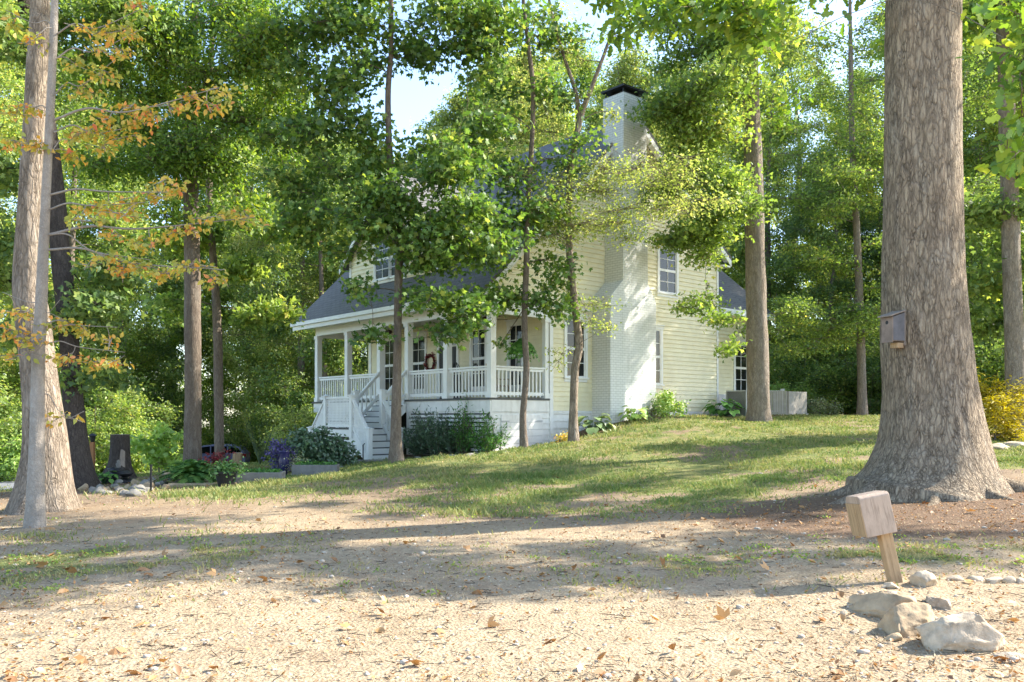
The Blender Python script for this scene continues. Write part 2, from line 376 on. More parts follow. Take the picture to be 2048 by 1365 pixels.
def ground_mat():
    m, nt, out = newmat('yard_ground'); v = coords(nt)
    A = lambda nme: N(nt, 'ShaderNodeAttribute', attribute_name=nme).outputs['Fac']
    def sharp(fac, sc_, amt=.5):   # breaks a soft zone edge into patches
        mm = N(nt, 'ShaderNodeMath', operation='MULTIPLY_ADD'); nt.links.new(noise(nt, v, sc_, 6, .7), mm.inputs[0]); mm.inputs[1].default_value = amt*2; 
        s2 = N(nt, 'ShaderNodeMath', operation='ADD'); nt.links.new(fac, s2.inputs[0]); s2.inputs[1].default_value = -amt; nt.links.new(s2.outputs[0], mm.inputs[2])
        return ramp(nt, [(.3, (0,0,0)), (.62, (1,1,1))], mm.outputs[0])
    nf = noise(nt, v, 22, 8, .75); nm = noise(nt, v, 3.0, 6, .65); nb = noise(nt, v, .45, 4, .6); ng = noise(nt, v, 90, 4, .7)
    soil = mixc(nt, nm, (.20,.14,.095), (.38,.29,.20))
    soil = mixc(nt, ramp(nt, [(.35,(0,0,0)),(.62,(.9,.9,.9))], nf), soil, (.14,.095,.065))
    soil = mixc(nt, ramp(nt, [(.42,(0,0,0)),(.75,(.55,.55,.55))], nb), soil, (.42,.33,.19))
    sand = mixc(nt, nm, (.365,.285,.18), (.525,.43,.285))
    sand = mixc(nt, ramp(nt, [(.40,(0,0,0)),(.62,(.85,.85,.85))], nf), sand, (.25,.175,.11))
    sand = mixc(nt, ramp(nt, [(.45,(0,0,0)),(.65,(.7,.7,.7))], noise(nt, v, 1.3, 6, .75)), sand, (.27,.195,.125))
    sand = mixc(nt, ramp(nt, [(.55,(0,0,0)),(.72,(.9,.9,.9))], ng), sand, (.62,.53,.40))
    sand = mixc(nt, ramp(nt, [(.28,(1,1,1)),(.40,(0,0,0))], noise(nt, v, 55, 5, .7)), sand, (.22,.14,.08))
    mul = mixc(nt, nf, (.085,.055,.035), (.26,.175,.115))
    mul = mixc(nt, ramp(nt, [(.58,(0,0,0)),(.75,(.8,.8,.8))], noise(nt, v, 14, 6, .75)), mul, (.38,.26,.17))
    gr = mixc(nt, nf, (.07,.105,.035), (.185,.205,.075))
    gr = mixc(nt, ramp(nt, [(.40,(0,0,0)),(.68,(.85,.85,.85))], nm), gr, (.30,.26,.10))
    wd = mixc(nt, nf, (.07,.12,.025), (.20,.24,.05))
    col = mixc(nt, A('sand'), soil, sand)
    col = mixc(nt, sharp(A('green'), 5, .45), col, gr)
    col = mixc(nt, sharp(A('mulch'), 6, .35), col, mul)
    col = mixc(nt, A('woods'), col, wd)
    vo = N(nt, 'ShaderNodeTexVoronoi', Scale=38.0); nt.links.new(v, vo.inputs['Vector'])
    h = N(nt, 'ShaderNodeMath', operation='MULTIPLY_ADD'); nt.links.new(nf, h.inputs[0]); h.inputs[1].default_value = 1.4; nt.links.new(vo.outputs[0], h.inputs[2])
    finish(nt, out, col, .95, bump(nt, h.outputs[0], .6, .03), spec=.1); return m
GROUND = ground_mat()
me = npmesh('ground', np.stack([GX, GY, GZ], -1).reshape(-1, 3), gf, GROUND, smooth=True)
for nme, arr in zip(('green', 'mulch', 'sand', 'woods'), zones(GX.ravel(), GY.ravel())):
    at = me.attributes.new(nme, 'FLOAT', 'POINT'); at.data.foreach_set('value', arr.astype(np.float32))
tag(link('ground', me), 'uneven sandy yard rising to a patchy lawn around the house', 'ground', kind='structure')
# driveway: a strip of asphalt that curves past the left trees to the parked car
def strip(name, line, w, mat, lift, label, catg):
    c = cat(line, 60); d = np.gradient(c, axis=0); d /= np.linalg.norm(d, axis=1)[:, None]
    nrm = np.stack([-d[:, 1], d[:, 0]], -1); k = 7
    rows = np.stack([c+nrm*w*(t-.5) for t in np.linspace(0, 1, k)], 1)
    z = gz(rows[..., 0], rows[..., 1])+lift
    z = np.maximum(z, z.mean(1, keepdims=True))
    v = np.concatenate([rows, z[..., None]], -1).reshape(-1, 3)
    i = np.arange(60*k).reshape(60, k)
    f = np.stack([i[:-1, :-1], i[:-1, 1:], i[1:, 1:], i[1:, :-1]], -1).reshape(-1, 4)
    return tag(link(name, npmesh(name, v, f, mat, smooth=True)), label, catg, kind='structure')
ASPH = paint('asphalt', (.17,.175,.19), .2, .9, 6, .5)
strip('driveway', [(-32, 15), (-20, 23), (-17.5, 32), (-18, 44), (-15, 56), (-4, 66)], 3.6, ASPH, .05, 'grey asphalt driveway passing behind the left trees', 'driveway')
# ---------------------------------------------------------------- house (local frame: x towards the viewer along the porch, y into the house along the gable side)
HZ = -1.15
house = empty('house', (-.6, 25, HZ), 'cream clapboard house with a deep front porch, dark shingle roof and white brick chimney', 'house', rz=math.atan2(-.7569, .6536))
HO = (0, 0, HZ)
def hb(mb, name, mats, parent=None, **k):
    return mb.build(name, mats, parent or house, off=HO, **k)
FL = .53                                    # porch floor
EAVE_B, EAVE_Z, AP_B, AP_Z, RE_B, RE_Z = -.6, 3.58, 6.1, 10.15, 11.4, 5.93
SF = (AP_Z-EAVE_Z)/(AP_B-EAVE_B); SR = (AP_Z-RE_Z)/(RE_B-AP_B)
LEN = 10.5
def roof_z(b): return EAVE_Z+SF*(b-EAVE_B) if b < AP_B else AP_Z-SR*(b-AP_B)
def siding(mb, fr, out, z0, z1, spans, holes=(), pitch=.15, m=0):
    """lapped boards: fr(s,z) -> point on the wall plane, out: outward unit vector"""
    out = np.array(out, float); z = z0
    while z < z1-.02:
        zt = min(z+pitch, z1); zm = (z+zt)/2
        segs = list(spans(zm))
        for (h0, h1, hz0, hz1) in holes:
            if hz0 < zm < hz1:
                ns = []
                for (p, q) in segs:
                    if h1 <= p or h0 >= q: ns.append((p, q)); continue
                    if p < h0: ns.append((p, h0))
                    if h1 < q: ns.append((h1, q))
                segs = ns
        for (p, q) in segs:
            A, B, C, D = (np.array(fr(p, z)), np.array(fr(q, z)), np.array(fr(q, zt)), np.array(fr(p, zt)))
            mb.add([A+out*.036, B+out*.036, C+out*.006, D+out*.006, A, B], [(0,1,2,3), (4,5,1,0)], m)
        z = zt
def window(fr, out, s0, s1, z0, z1, cols=2, rows=(2, 2), parent=None, name='window', cap=True, trim=.1):
    """trim frame with sill and cap; children: pane and sash bars"""
    o = np.array(out, float)
    def bx(mb, p, q, za, zb, d0, d1, m=0):
        a = [np.array(fr(p, za))+o*d0, np.array(fr(q, za))+o*d0, np.array(fr(q, zb))+o*d0, np.array(fr(p, zb))+o*d0]
        mb.prism(a, o*(d1-d0), m)
    f = MB()
    bx(f, s0-trim, s0, z0, z1, 0, .06); bx(f, s1, s1+trim, z0, z1, 0, .06)
    bx(f, s0-trim-.02, s1+trim+.02, z1, z1+trim*1.25, 0, .066)
    if cap: bx(f, s0-trim-.05, s1+trim+.05, z1+trim*1.25+.001, z1+trim*1.25+.04, 0, .11)
    bx(f, s0-trim-.03, s1+trim+.03, z0-.055, z0, 0, .1)
    bx(f, s0-trim, s1+trim, z0-.15, z0-.056, 0, .04)
    w = hb(f, name, W_WHITE, parent)
    p = MB(); bx(p, s0, s1, z0, z1, .004, .012); pane = hb(p, 'pane', GLASS, None)
    s = MB(); zm = z0+(z1-z0)*rows[1]/(rows[0]+rows[1]); bw = .022
    for (za, zb, nr) in ((z0, zm, rows[1]), (zm, z1, rows[0])):
        bx(s, s0, s0+.045, za, zb, .013, .034); bx(s, s1-.045, s1, za, zb, .013, .034)
        bx(s, s0+.045, s1-.045, za, za+.045, .013, .032); bx(s, s0+.045, s1-.045, zb-.045, zb, .013, .032)
        for i in range(1, cols):
            c = s0+(s1-s0)*i/cols; bx(s, c-bw/2, c+bw/2, za+.045, zb-.045, .013, .028)
        for i in range(1, nr):
            c = za+(zb-za)*i/nr; bx(s, s0+.045, s1-.045, c-bw/2, c+bw/2, .013, .026)
    sash = hb(s, 'sash', W_WHITE, None)
    for c in (pane, sash): c.parent = w
    return w
SIDE = lambda b, z: (0, b, z)               # gable wall by the chimney
FRONT = lambda a, z: (-a, 2.35, z)          # wall behind the porch
OUT_S, OUT_F = (1, 0, 0), (0, -1, 0)
side_windows = [(7.55, 8.50, 4.32, 5.9, 2, (2, 2)), (6.72, 7.63, 1.1, 3.0, 2, (2, 2)), (3.02, 3.86, 1.22, 3.05, 2, (2, 2))]
front_windows = [(8.72, 9.43), (6.65, 7.56), (3.14, 3.88), (1.26, 1.90)]
# walls
g = [(0, 3.05), (2.35, 3.05), (2.35, -1.6), (10.95, -1.6), (10.95, roof_z(10.95)-.2), (AP_B, AP_Z-.2), (0, roof_z(0)-.2)]
w = MB(); w.prism([(-.001, b, z) for b, z in g], (-.2, 0, 0)); w.prism([(-LEN, b, z) for b, z in g], (-.2, 0, 0))
w.box(-LEN-.2, -.201, 2.36, 2.55, -1.6, 5.2); w.box(-LEN, -.2, 10.7, 10.93, -1.6, 6.1)
def gspan(z):
    if z > AP_Z-.3: return []
    b0 = 2.35 if z < 3.42 else max(0, EAVE_B+(z+.2-EAVE_Z)/SF)
    b1 = min(10.95, AP_B+(AP_Z-.2-z)/SR)
    return [(b0, b1)] if b1 > b0 else []
def pad(s0, s1, z0, z1): return (s0-.1, s1+.1, z0-.15, z1+.12)
siding(w, SIDE, OUT_S, .16, 10, gspan, [pad(*q[:4]) for q in side_windows]+[(4.19, 6.41, -2, 4.05), (4.8, 5.98, 0, 11)])
siding(w, FRONT, OUT_F, FL+.05, 3.3, lambda z: [(0.0, LEN)], [pad(p, q, .95, 2.95) for p, q in front_windows]+[(4.62, 5.9, 0, 2.88)], .13)
hb(w, 'wall', W_CREAM)
fd = MB()                                   # white foundation band under the siding
for q0, q1 in ((2.36, 4.19), (6.41, 10.9)):
    fd = MB(); siding(fd, lambda b, z: (.001, b, z), OUT_S, -1.5, .08, lambda z: [(q0, q1)], (), .22)
    fd.box(-.1, .04, q0, q1, .0801, .155); hb(fd, 'foundation', W_SKIRT)
for (p, q) in ((-.012, 2.36), (.0, 10.9)):
    c = MB(); c.box(-.05, .05, q-.06+(.05 if q > 5 else 0), q+.08, -1.3, 5.9 if q > 5 else 3.05); hb(c, 'corner_board', W_WHITE)
c = MB(); c.box(-LEN-.03, -LEN+.1, 2.3, 2.349, FL, 3.3); hb(c, 'corner_board', W_WHITE)
for q in side_windows: window(SIDE, OUT_S, q[0], q[1], q[2], q[3], q[4], q[5])
for p, q in front_windows: window(FRONT, OUT_F, p, q, .95, 2.95, 2, (2, 2))
# front door with transom
d = MB(); fy = 2.35
for x0, x1, z0, z1 in ((-5.9, -5.78, FL, 2.75), (-4.74, -4.62, FL, 2.75)): d.box(x0, x1, fy-.05, fy, z0, z1)
d.box(-5.93, -4.59, fy-.06, fy, 2.751, 2.88); d.box(-5.779, -4.741, fy-.045, fy, 2.44, 2.5)
dr = hb(d, 'door_frame', W_WHITE)
d = MB(); d.box(-5.778, -4.742, fy-.02, fy-.004, FL+.02, 2.439)
for i in range(2):
    for z0, z1 in ((.75, 1.25), (1.38, 2.3)): d.box(-5.66+i*.46, -5.32+i*.46, fy-.03, fy-.021, z0, z1)
hb(d, 'door', DARKM, dr)
d = MB(); d.box(-5.777, -4.743, fy-.015, fy-.004, 2.501, 2.749); hb(d, 'pane', GLASS, dr)
d = MB(); d.tube([(-4.85, fy-.07, 1.45), (-4.85, fy-.03, 1.45)], .025, 8); hb(d, 'handle', METALM, dr)
# roof: two slabs, rakes and fascia
def slab(mb, a0, a1, b0, b1, th=.12, m=0):
    pts = [(-a0, b0, roof_z(b0)), (-a0, b1, roof_z(b1)-(1e-4 if b1 == AP_B else 0)), (-a1, b1, roof_z(b1)), (-a1, b0, roof_z(b0))]
    if b0 == AP_B: pts[0] = (-a0, b0, AP_Z); pts[3] = (-a1, b0, AP_Z)
    mb.prism(pts, (0, 0, -th), m)
r = MB(); slab(r, -.34, 11.35, EAVE_B, AP_B-.002); slab(r, -.34, 11.35, AP_B+.002, RE_B)
rf = hb(r, 'roof', ROOF)
fa = MB()
fa.box(-11.34, .33, EAVE_B-.025, EAVE_B+.0, EAVE_Z-.30, EAVE_Z-.03)     # eave fascia and gutter
fa.box(-11.34, .33, EAVE_B-.13, EAVE_B-.026, EAVE_Z-.15, EAVE_Z-.02)
fa.box(-11.3, .3, EAVE_B, .02, EAVE_Z-.22, EAVE_Z-.19)                   # soffit
for a in (-.335, 11.31):                                                 # rake boards
    for (b0, b1) in ((EAVE_B, AP_B), (AP_B, RE_B)):
        z0, z1 = roof_z(b0), roof_z(b1)
        fa.prism([(-a, b0, z0-.125), (-a, b1, z1-.125), (-a, b1, z1-.33), (-a, b0, z0-.33)], (-.035, 0, 0))
fa.box(-.3, .3, RE_B-.5, RE_B, RE_Z-.36, RE_Z-.3)
for (b0, b1) in ((EAVE_B+.05, AP_B-.01), (AP_B+.01, RE_B-.05)):          # rake soffit
    z0, z1 = roof_z(b0)-.2, roof_z(b1)-.2
    fa.prism([(.3, b0, z0), (.3, b1, z1), (.03, b1, z1), (.03, b0, z0)], (0, 0, .02))
hb(fa, 'eave_trim', W_WHITE, rf)
# chimney
c = MB()
def frus(mb, a0, a1, b0, b1, z0, A0, A1, B0, B1, z1):
    mb.add([(a0,b0,z0),(a1,b0,z0),(a1,b1,z0),(a0,b1,z0),(A0,B0,z1),(A1,B0,z1),(A1,B1,z1),(A0,B1,z1)],
           [(3,2,1,0),(4,5,6,7),(0,1,5,4),(1,2,6,5),(2,3,7,6),(3,0,4,7)])
frus(c, -.05, .83, 4.19, 6.41, -1.4, -.05, .83, 4.19, 6.41, 3.78)
frus(c, -.05, .83, 4.19, 6.41, 3.78, -.05, .83, 4.78, 6.0, 4.35)
frus(c, -.09, .83, 4.78, 6.0, 4.35, -.09, .80, 4.84, 5.94, 10.42)
ch = hb(c, 'chimney', BRICK)
c = MB()
for x, y in ((-.03, 4.9), (.74, 4.9), (-.03, 5.88), (.74, 5.88)): c.box(x-.02, x+.02, y-.02, y+.02, 10.42, 10.6)
c.box(-.14, .86, 4.78, 6.0, 10.6, 10.66); c.box(.05, .65, 5.05, 5.73, 10.421, 10.58)
c.prism([(-.1, 4.82, 10.661), (.82, 4.82, 10.661), (.5, 5.2, 10.69), (.22, 5.2, 10.69)], (0, .7, 0))
hb(c, 'chimney_cap', DARKM, ch)
# dormer
DA, DW, DB = 6.2, 2.8, .55; zb = roof_z(DB); dze = 5.75; dzp = dze+DW*.93
dm = MB(); dfr = lambda a, z: (-a, DB, z)
dm.prism([(-(DA-DW), DB, zb-.3), (-(DA+DW), DB, zb-.3), (-(DA+DW), DB, dze), (-DA, DB, dzp), (-(DA-DW), DB, dze)], (0, .12, 0))
bk = DB+(dze-zb)/SF
for s in (-1, 1):
    x = -(DA+s*DW)
    dm.prism([(x, DB+.12, zb), (x, DB+.12, dze), (x, bk+.3, dze)], (s*.1, 0, 0))
    siding(dm, lambda b, z: (x, b, z), (-s, 0, 0), zb, dze, lambda z: [(DB, EAVE_B+(z-EAVE_Z)/SF)], (), .15)
def dspan(z):
    h = DW if z < dze else max(0, DW-(z-dze)/.93)
    return [(DA-h, DA+h)] if h > .05 else []
siding(dm, dfr, OUT_F, zb+.05, dzp-.1, dspan, [pad(5.27, 7.19, 4.85, 6.25)])
dmo = hb(dm, 'dormer', W_CREAM)
for s in (-1, 1):
    c = MB(); x = -(DA+s*(DW-.06)); c.box(x-.07, x+.07, DB-.045, DB-.0, zb, dze); o = hb(c, 'corner_board', W_WHITE, dmo)
dr_ = MB(); pk = EAVE_B+(dzp+.15-EAVE_Z)/SF; ek = EAVE_B+(dze-.1-EAVE_Z)/SF
for s in (-1, 1):
    xe = -(DA+s*(DW+.3)); ze = dze-.3*.93+.12
    dr_.prism([(-DA, DB-.3, dzp+.15), (-DA, pk, dzp+.15), (xe, EAVE_B+(ze-EAVE_Z)/SF+.02, ze), (xe, DB-.3, ze)], (0, 0, -.1))
hb(dr_, 'dormer_roof', ROOF, dmo)
c = MB()
for s in (-1, 1):
    xe = -(DA+s*(DW+.3)); ze = dze-.3*.93
    c.prism([(-DA, DB-.31, dzp+.04), (xe, DB-.31, ze+.01), (xe, DB-.31, ze-.17), (-DA, DB-.31, dzp-.15)], (0, .03, 0))
hb(c, 'rake_board', W_WHITE, dmo)
for p, q in ((5.27, 6.19), (6.27, 7.19)):
    wd = window(dfr, OUT_F, p, q, 4.85, 6.25, 2, (2, 2), trim=.08, cap=False)
# the second, smaller gable over the back slope is hidden; rear wing
wg = MB(); WA, WB0, WB1, WZ = -.42, 10.95, 14.4, 4.15
WR = lambda b, z: (WA, b, z)
wg.box(WA-5, WA-.001, WB0, WB1, -1.3, WZ); wg.prism([(WA, WB1, WZ), (WA-5, WB1, WZ), (WA-2.5, WB1, WZ+2.1)], (0, -.2, 0))
siding(wg, WR, OUT_S, .14, WZ-.25, lambda z: [(WB0, WB1)], [pad(12.67, 13.49, .96, 2.8)])
wgo = hb(wg, 'rear_wing', W_CREAM)
c = MB(); c.prism([(WA+.5, WB0+.03, WZ-.08), (WA+.5, WB1+.3, WZ-.08), (WA-2.5, WB1+.3, WZ+2.4), (WA-2.5, WB0-2, WZ+2.4), (WA-2.0, WB0+.03, WZ+1.99)], (0, 0, -.1))
c.prism([(WA-5.5, WB0+.03, WZ-.08), (WA-5.5, WB1+.3, WZ-.08), (WA-2.501, WB1+.3, WZ+2.4), (WA-2.501, WB0+.03, WZ+2.4)], (0, 0, -.1)); hb(c, 'roof', ROOF, wgo)
c = MB(); c.box(WA+.47, WA+.53, WB0+.06, WB1+.3, WZ-.32, WZ-.09); c.box(WA, WA+.46, WB0+.06, WB1+.2, WZ-.3, WZ-.27); c.box(WA, WA+.03, WB1-.12, WB1, -1, WZ-.3); hb(c, 'eave_trim', W_WHITE, wgo)
window(WR, OUT_S, 12.67, 13.49, .96, 2.8, 2, (2, 2))
c = MB(); c.box(WA, WA+.035, WB0, WB1, -1.2, .1); hb(c, 'foundation', W_SKIRT)
c = MB(); c.box(WA, WA+.22, 11.2, 12.1, .0, .82); c.box(WA+.221, WA+.24, 11.26, 12.04, .06, .76); hb(c, 'meter_box', METALM, bevel=.01)
c = MB(); c.box(.024, .08, 8.52, 8.68, .36, .5); c.box(.081, .09, 8.55, 8.65, .39, .47); hb(c, 'outlet_box', METALM)
# porch
c = MB(); c.box(-LEN-.25, .05, -.12, 2.34, FL-.06, FL); hb(c, 'porch_floor', W_DECK)
c = MB(); c.box(-LEN-.2, -.01, .13, 2.34, 3.3, 3.34); hb(c, 'porch_ceiling', W_CEIL)
c = MB(); c.box(-LEN-.1, .02, -.02, .12, 3.06, 3.4); c.box(-.11, .03, .121, 2.4, 3.0, 3.42); c.box(-LEN-.1, -LEN+.04, .121, 2.3, 3.0, 3.3)
c.box(.031, .06, -.02, 4.18, 3.36, 3.43); hb(c, 'porch_beam', W_WHITE)
posts = [0, 2.15, 4.30, 6.02, 8.22, 10.48]
def post(x, y, z0, z1, w_=.1, cap=True):
    c = MB(); c.box(x-w_, x+w_, y-w_, y+w_, z0, z1)
    if cap: c.box(x-w_-.025, x+w_+.025, y-w_-.025, y+w_+.025, z0+.002, z0+.16); c.box(x-w_-.025, x+w_+.025, y-w_-.025, y+w_+.025, z1-.12, z1-.002)
    return hb(c, 'porch_post', W_WHITE)
for a in posts: post(-a-.06, .05, FL+.001, 3.06)
post(-.05, 2.2, FL+.001, 3.0, .07)
def rail(p, q, z0, z1, name='porch_railing', gap=.15, zb=.13, dz=0.0):
    """p,q local (x,y); dz: rise of q over p (stair rails)"""
    mb = MB(); p = np.array([*p, 0.]); q = np.array([*q, dz]); L = np.linalg.norm((q-p)[:2])
    e = np.array([0, 0, 1.])
    mb.beam(p+e*z1, q+e*z1, .11, .05); mb.beam(p+e*(z1-.075), q+e*(z1-.075), .045, .07); mb.beam(p+e*(z0+zb), q+e*(z0+zb), .05, .1)
    n = int(L/gap)
    for i in range(1, n):
        c = p+(q-p)*i/n; d_ = (q-p)/L; nn = np.array([-d_[1], d_[0], 0]); dd = np.array([d_[0], d_[1], 0])
        h = .02
        vs = []
        for zz, k in ((z0+zb-.1 if dz == 0 else z0+zb, 0), (z1-.08, 1)):
            for sx, sy in ((-1,-1),(1,-1),(1,1),(-1,1)): vs.append(c+dd*sx*h+nn*sy*h+e*zz)
        mb.add(vs, [(0,1,5,4),(1,2,6,5),(2,3,7,6),(3,0,4,7),(4,5,6,7),(3,2,1,0)])
    return hb(mb, name, W_WHITE)
for a0, a1 in ((0, 2.15), (2.15, 4.3), (6.02, 8.22), (8.22, 10.48)): rail((-a0-.17, .05), (-a1+.05, .05), FL, FL+.92)
rail((-.05, .16), (-.05, 2.12), FL, FL+.92); rail((-LEN-.04, .16), (-LEN-.04, 2.3), FL, FL+.92)
# skirt below the porch: fascia, posts and louvre panels, boarded side with two hatch doors
c = MB(); c.box(-LEN-.2, .02, -.07, -.02, .13, FL-.061); c.box(-.02, .03, -.019, 2.33, .13, FL-.061)
for a in (0.06, 1.35, 2.7, 4.25): c.box(-a-.08, -a+.08, -.06, .0, -1.7, .13)
hb(c, 'porch_skirt', W_SKIRT)
for a0, a1 in ((.14, 1.27), (1.43, 2.62), (2.78, 4.17), (6.1, 8.2), (8.3, 10.4)):
    c = MB(); z = -1.55
    while z < .08:
        c.prism([(-a0, -.045, z), (-a0, -.02, z+.082), (-a0, -.005, z+.082), (-a0, -.03, z)], (a0-a1, 0, 0)); z += .125
    hb(c, 'louvre_panel', W_SKIRT)
c = MB(); c.box(-LEN, -.1, .06, .1, -1.7, .1); hb(c, 'shade_backing', DARKM)  # black sheet behind the slats, added so the gaps read as shade
c = MB(); c.box(-.2, 0, .0, 2.35, -1.7, .13); siding(c, lambda b, z: (.001, b, z), OUT_S, -1.6, .13, lambda z: [(0, 2.33)], (), .17); hb(c, 'side_skirt', W_SKIRT)
for b0, b1 in ((.34, 1.14), (1.18, 1.98)):
    c = MB(); c.box(.024, .05, b0, b1, -1.02, .02)
    for z in (-.83, -.62, -.42, -.2): c.box(.0501, .053, b0+.01, b1-.01, z, z+.012, 1)
    for z in (-.18, -.86):
        s0, s1 = (b0+.0, b0+.3) if b0 < 1 else (b1-.3, b1)
        c.box(.0541, .062, s0, s1, z, z+.035, 1)
    hb(c, 'hatch_door', [W_SKIRT, METALM])
# stairs: upper flight to a landing, lower flights along the porch
LZ = -.395
st = MB(); tr = MB()
for i in range(5):
    z = FL-(i+1)*.185; y0 = -.12-i*.2
    st.box(-6.0, -4.36, y0-.03, y0-.0, z, z+.16)
    if i < 4: tr.box(-6.02, -4.34, y0-.22, y0+.02, z-.03, z)
for i in range(5):
    z = LZ-(i+1)*.2; x0 = -4.36+i*.22
    st.box(x0, x0+.03, -2.06, -.98, z, z+.17); tr.box(x0-.02, x0+.25, -2.08, -.96, z-.03, z)
    x0 = -6.04-i*.22
    st.box(x0-.03, x0, -2.06, -.98, z, z+.17); tr.box(x0-.25, x0+.02, -2.08, -.96, z-.03, z)
for sgn, xx in ((1, -4.36), (-1, -6.04)):
    for y in (-.955, -2.085): st.prism([(xx, y, LZ-.05), (xx+sgn*1.15, y, LZ-1.05), (xx+sgn*1.15, y, LZ-1.35), (xx, y, LZ-.4)], (0, .03, 0))
for x in (-4.335, -6.055): st.prism([(x, -.1, FL-.1), (x, -.98, LZ+.02), (x, -.98, LZ-.25), (x, -.1, FL-.4)], (.03, 0, 0))
hb(st, 'stair_riser', W_WHITE); 
tr.box(-6.08, -4.32, -2.12, -.94, LZ-.04, LZ); hb(tr, 'stair_tread', W_DECK)
c = MB(); c.box(-6.06, -4.34, -2.1, -2.06, LZ-.27, LZ-.041)
c.box(-6.06, -5.9, -2.1, -2.04, -1.75, LZ-.271); c.box(-4.5, -4.34, -2.1, -2.04, -1.75, LZ-.271); hb(c, 'landing_skirt', W_WHITE)
c = MB(); z = -1.6
while z < LZ-.36:
    c.prism([(-5.88, -2.085, z), (-5.88, -2.06, z+.08), (-5.88, -2.045, z+.08), (-5.88, -2.07, z)], (1.36, 0, 0)); z += .125
hb(c, 'louvre_panel', W_SKIRT)
c = MB(); c.box(-5.9, -4.48, -2.0, -1.97, -1.75, LZ-.1); hb(c, 'shade_backing', DARKM)  # same black sheet in place of shade behind the landing slats
def newel(x, y, z0, z1):
    c = MB(); c.box(x-.075, x+.075, y-.075, y+.075, z0, z1); c.box(x-.11, x+.11, y-.11, y+.11, z1+.001, z1+.03)
    c.add([(x-.09,y-.09,z1+.031),(x+.09,y-.09,z1+.031),(x+.09,y+.09,z1+.031),(x-.09,y+.09,z1+.031),(x,y,z1+.07)], [(0,1,4),(1,2,4),(2,3,4),(3,0,4)])
    return hb(c, 'newel_post', W_WHITE)
NW = [(-4.36, -.97, LZ, LZ+1.2), (-6.02, -.97, LZ, LZ+1.2), (-4.36, -2.08, LZ-.3, LZ+1.02), (-6.02, -2.08, LZ-.3, LZ+1.02),
      (-3.34, -.97, LZ-1.3, LZ-.02), (-3.34, -2.08, LZ-1.3, LZ-.02), (-7.08, -.97, LZ-1.4, LZ-.02), (-7.08, -2.08, LZ-1.4, LZ-.02)]
for q in NW: newel(*q)
rail((-4.36, -.9), (-4.36, -.05), LZ+.1, LZ+1.02, 'stair_railing', dz=.88); rail((-6.02, -.9), (-6.02, -.05), LZ+.1, LZ+1.02, 'stair_railing', dz=.88)
def lattice(p, q, z0, z1, dz=0.0):
    """square lattice panel with top rail"""
    mb = MB(); p = np.array([*p, 0.]); q = np.array([*q, dz]); e = np.array([0, 0, 1.])
    mb.beam(p+e*z1, q+e*z1, .1, .05); mb.beam(p+e*z0, q+e*z0, .05, .09); L = np.linalg.norm((q-p)[:2]); n = max(2, int(L/.085)); nv = max(2, int((z1-z0)/.085))
    dd = (q-p)/L; nn = np.array([-dd[1], dd[0], 0])
    for i in range(1, n):
        c = p+(q-p)*i/n+nn*.006; mb.beam(c+e*(z0+.04), c+e*(z1-.03), .045, .008, up=nn)
    for i in range(1, nv):
        zz = z0+(z1-z0)*i/nv; mb.beam(p+e*zz-nn*.006, q+e*zz-nn*.006, .008, .05)
    return hb(mb, 'lattice_panel', W_WHITE)
lattice((-4.44, -2.08), (-5.94, -2.08), LZ+.08, LZ+.97)
lattice((-3.42, -2.08), (-4.28, -2.08), LZ-.94, LZ-.06, dz=.96); rail((-3.4, -.97), (-4.28, -.97), LZ-.98, LZ-.06, 'stair_railing', dz=.96)
lattice((-7.0, -2.08), (-6.1, -2.08), LZ-.94, LZ-.06, dz=.96); rail((-7.0, -.97), (-6.1, -.97), LZ-.98, LZ-.06, 'stair_railing', dz=.96)
c = MB(); c.tube([(-3.5, -2.2, LZ-1.1), (-3.5, -2.2, LZ-.5), (-3.42, -2.2, LZ-.46)], .02, 8); hb(c, 'handrail_pipe', DARKM)
c = MB(); c.tube([(-.02, -.05, .1), (-.02, -.12, .04), (.0, -.12, -.05), (.0, -.06, -.1)], .03, 8); hb(c, 'downspout_elbow', DARKM)
def hw(x, y, z):
    """house-local -> world"""
    return np.array([-.6+.6536*x+.7567*y, 25-.7569*x+.6537*y, z])
# ---------------------------------------------------------------- leaves, trees, shrubs
def T_lobed(n=5):
    """maple-like leaf: one kite per lobe"""
    v, f = [], []
    angs = {5: (-100, -52, 0, 52, 100), 3: (-55, 0, 55)}[n]; lens = {5: (.5, .85, 1.05, .85, .5), 3: (.85, 1.05, .85)}[n]
    for a, l in zip(angs, lens):
        a = R(a); d = np.array([math.sin(a), math.cos(a)]); s = np.array([d[1], -d[0]]); i = len(v)
        for q in ((0*d), d*l*.5+s*l*.27, d*l, d*l*.5-s*l*.27): v.append((q[0], q[1], -.16*(q[0]**2+q[1]**2)))
        f.append((i, i+1, i+2, i+3))
    return np.array(v)+[0, -.1, 0], np.array(f)
def T_oval(w=.3, fold=.1, droop=.12):
    v = [(0,0,0), (w,.42,fold), (0,1,-droop), (-w,.42,fold)]
    return np.array(v, float), np.array([(0,1,2,3)])
def T_oval2(w=.27, fold=.09, droop=.2):
    """six-point leaf folded along the midrib"""
    v = [(0,0,0),(w*.85,.25,fold),(w,.55,fold-droop*.2),(0,1,-droop),(-w,.55,fold-droop*.2),(-w*.85,.25,fold),(0,.5,0)]
    return np.array(v, float), np.array([(0,1,2,6),(6,2,3,3),(0,6,4,5),(6,3,4,4)][0:1]+[(0,6,4,5)]+[(6,2,3,4)])
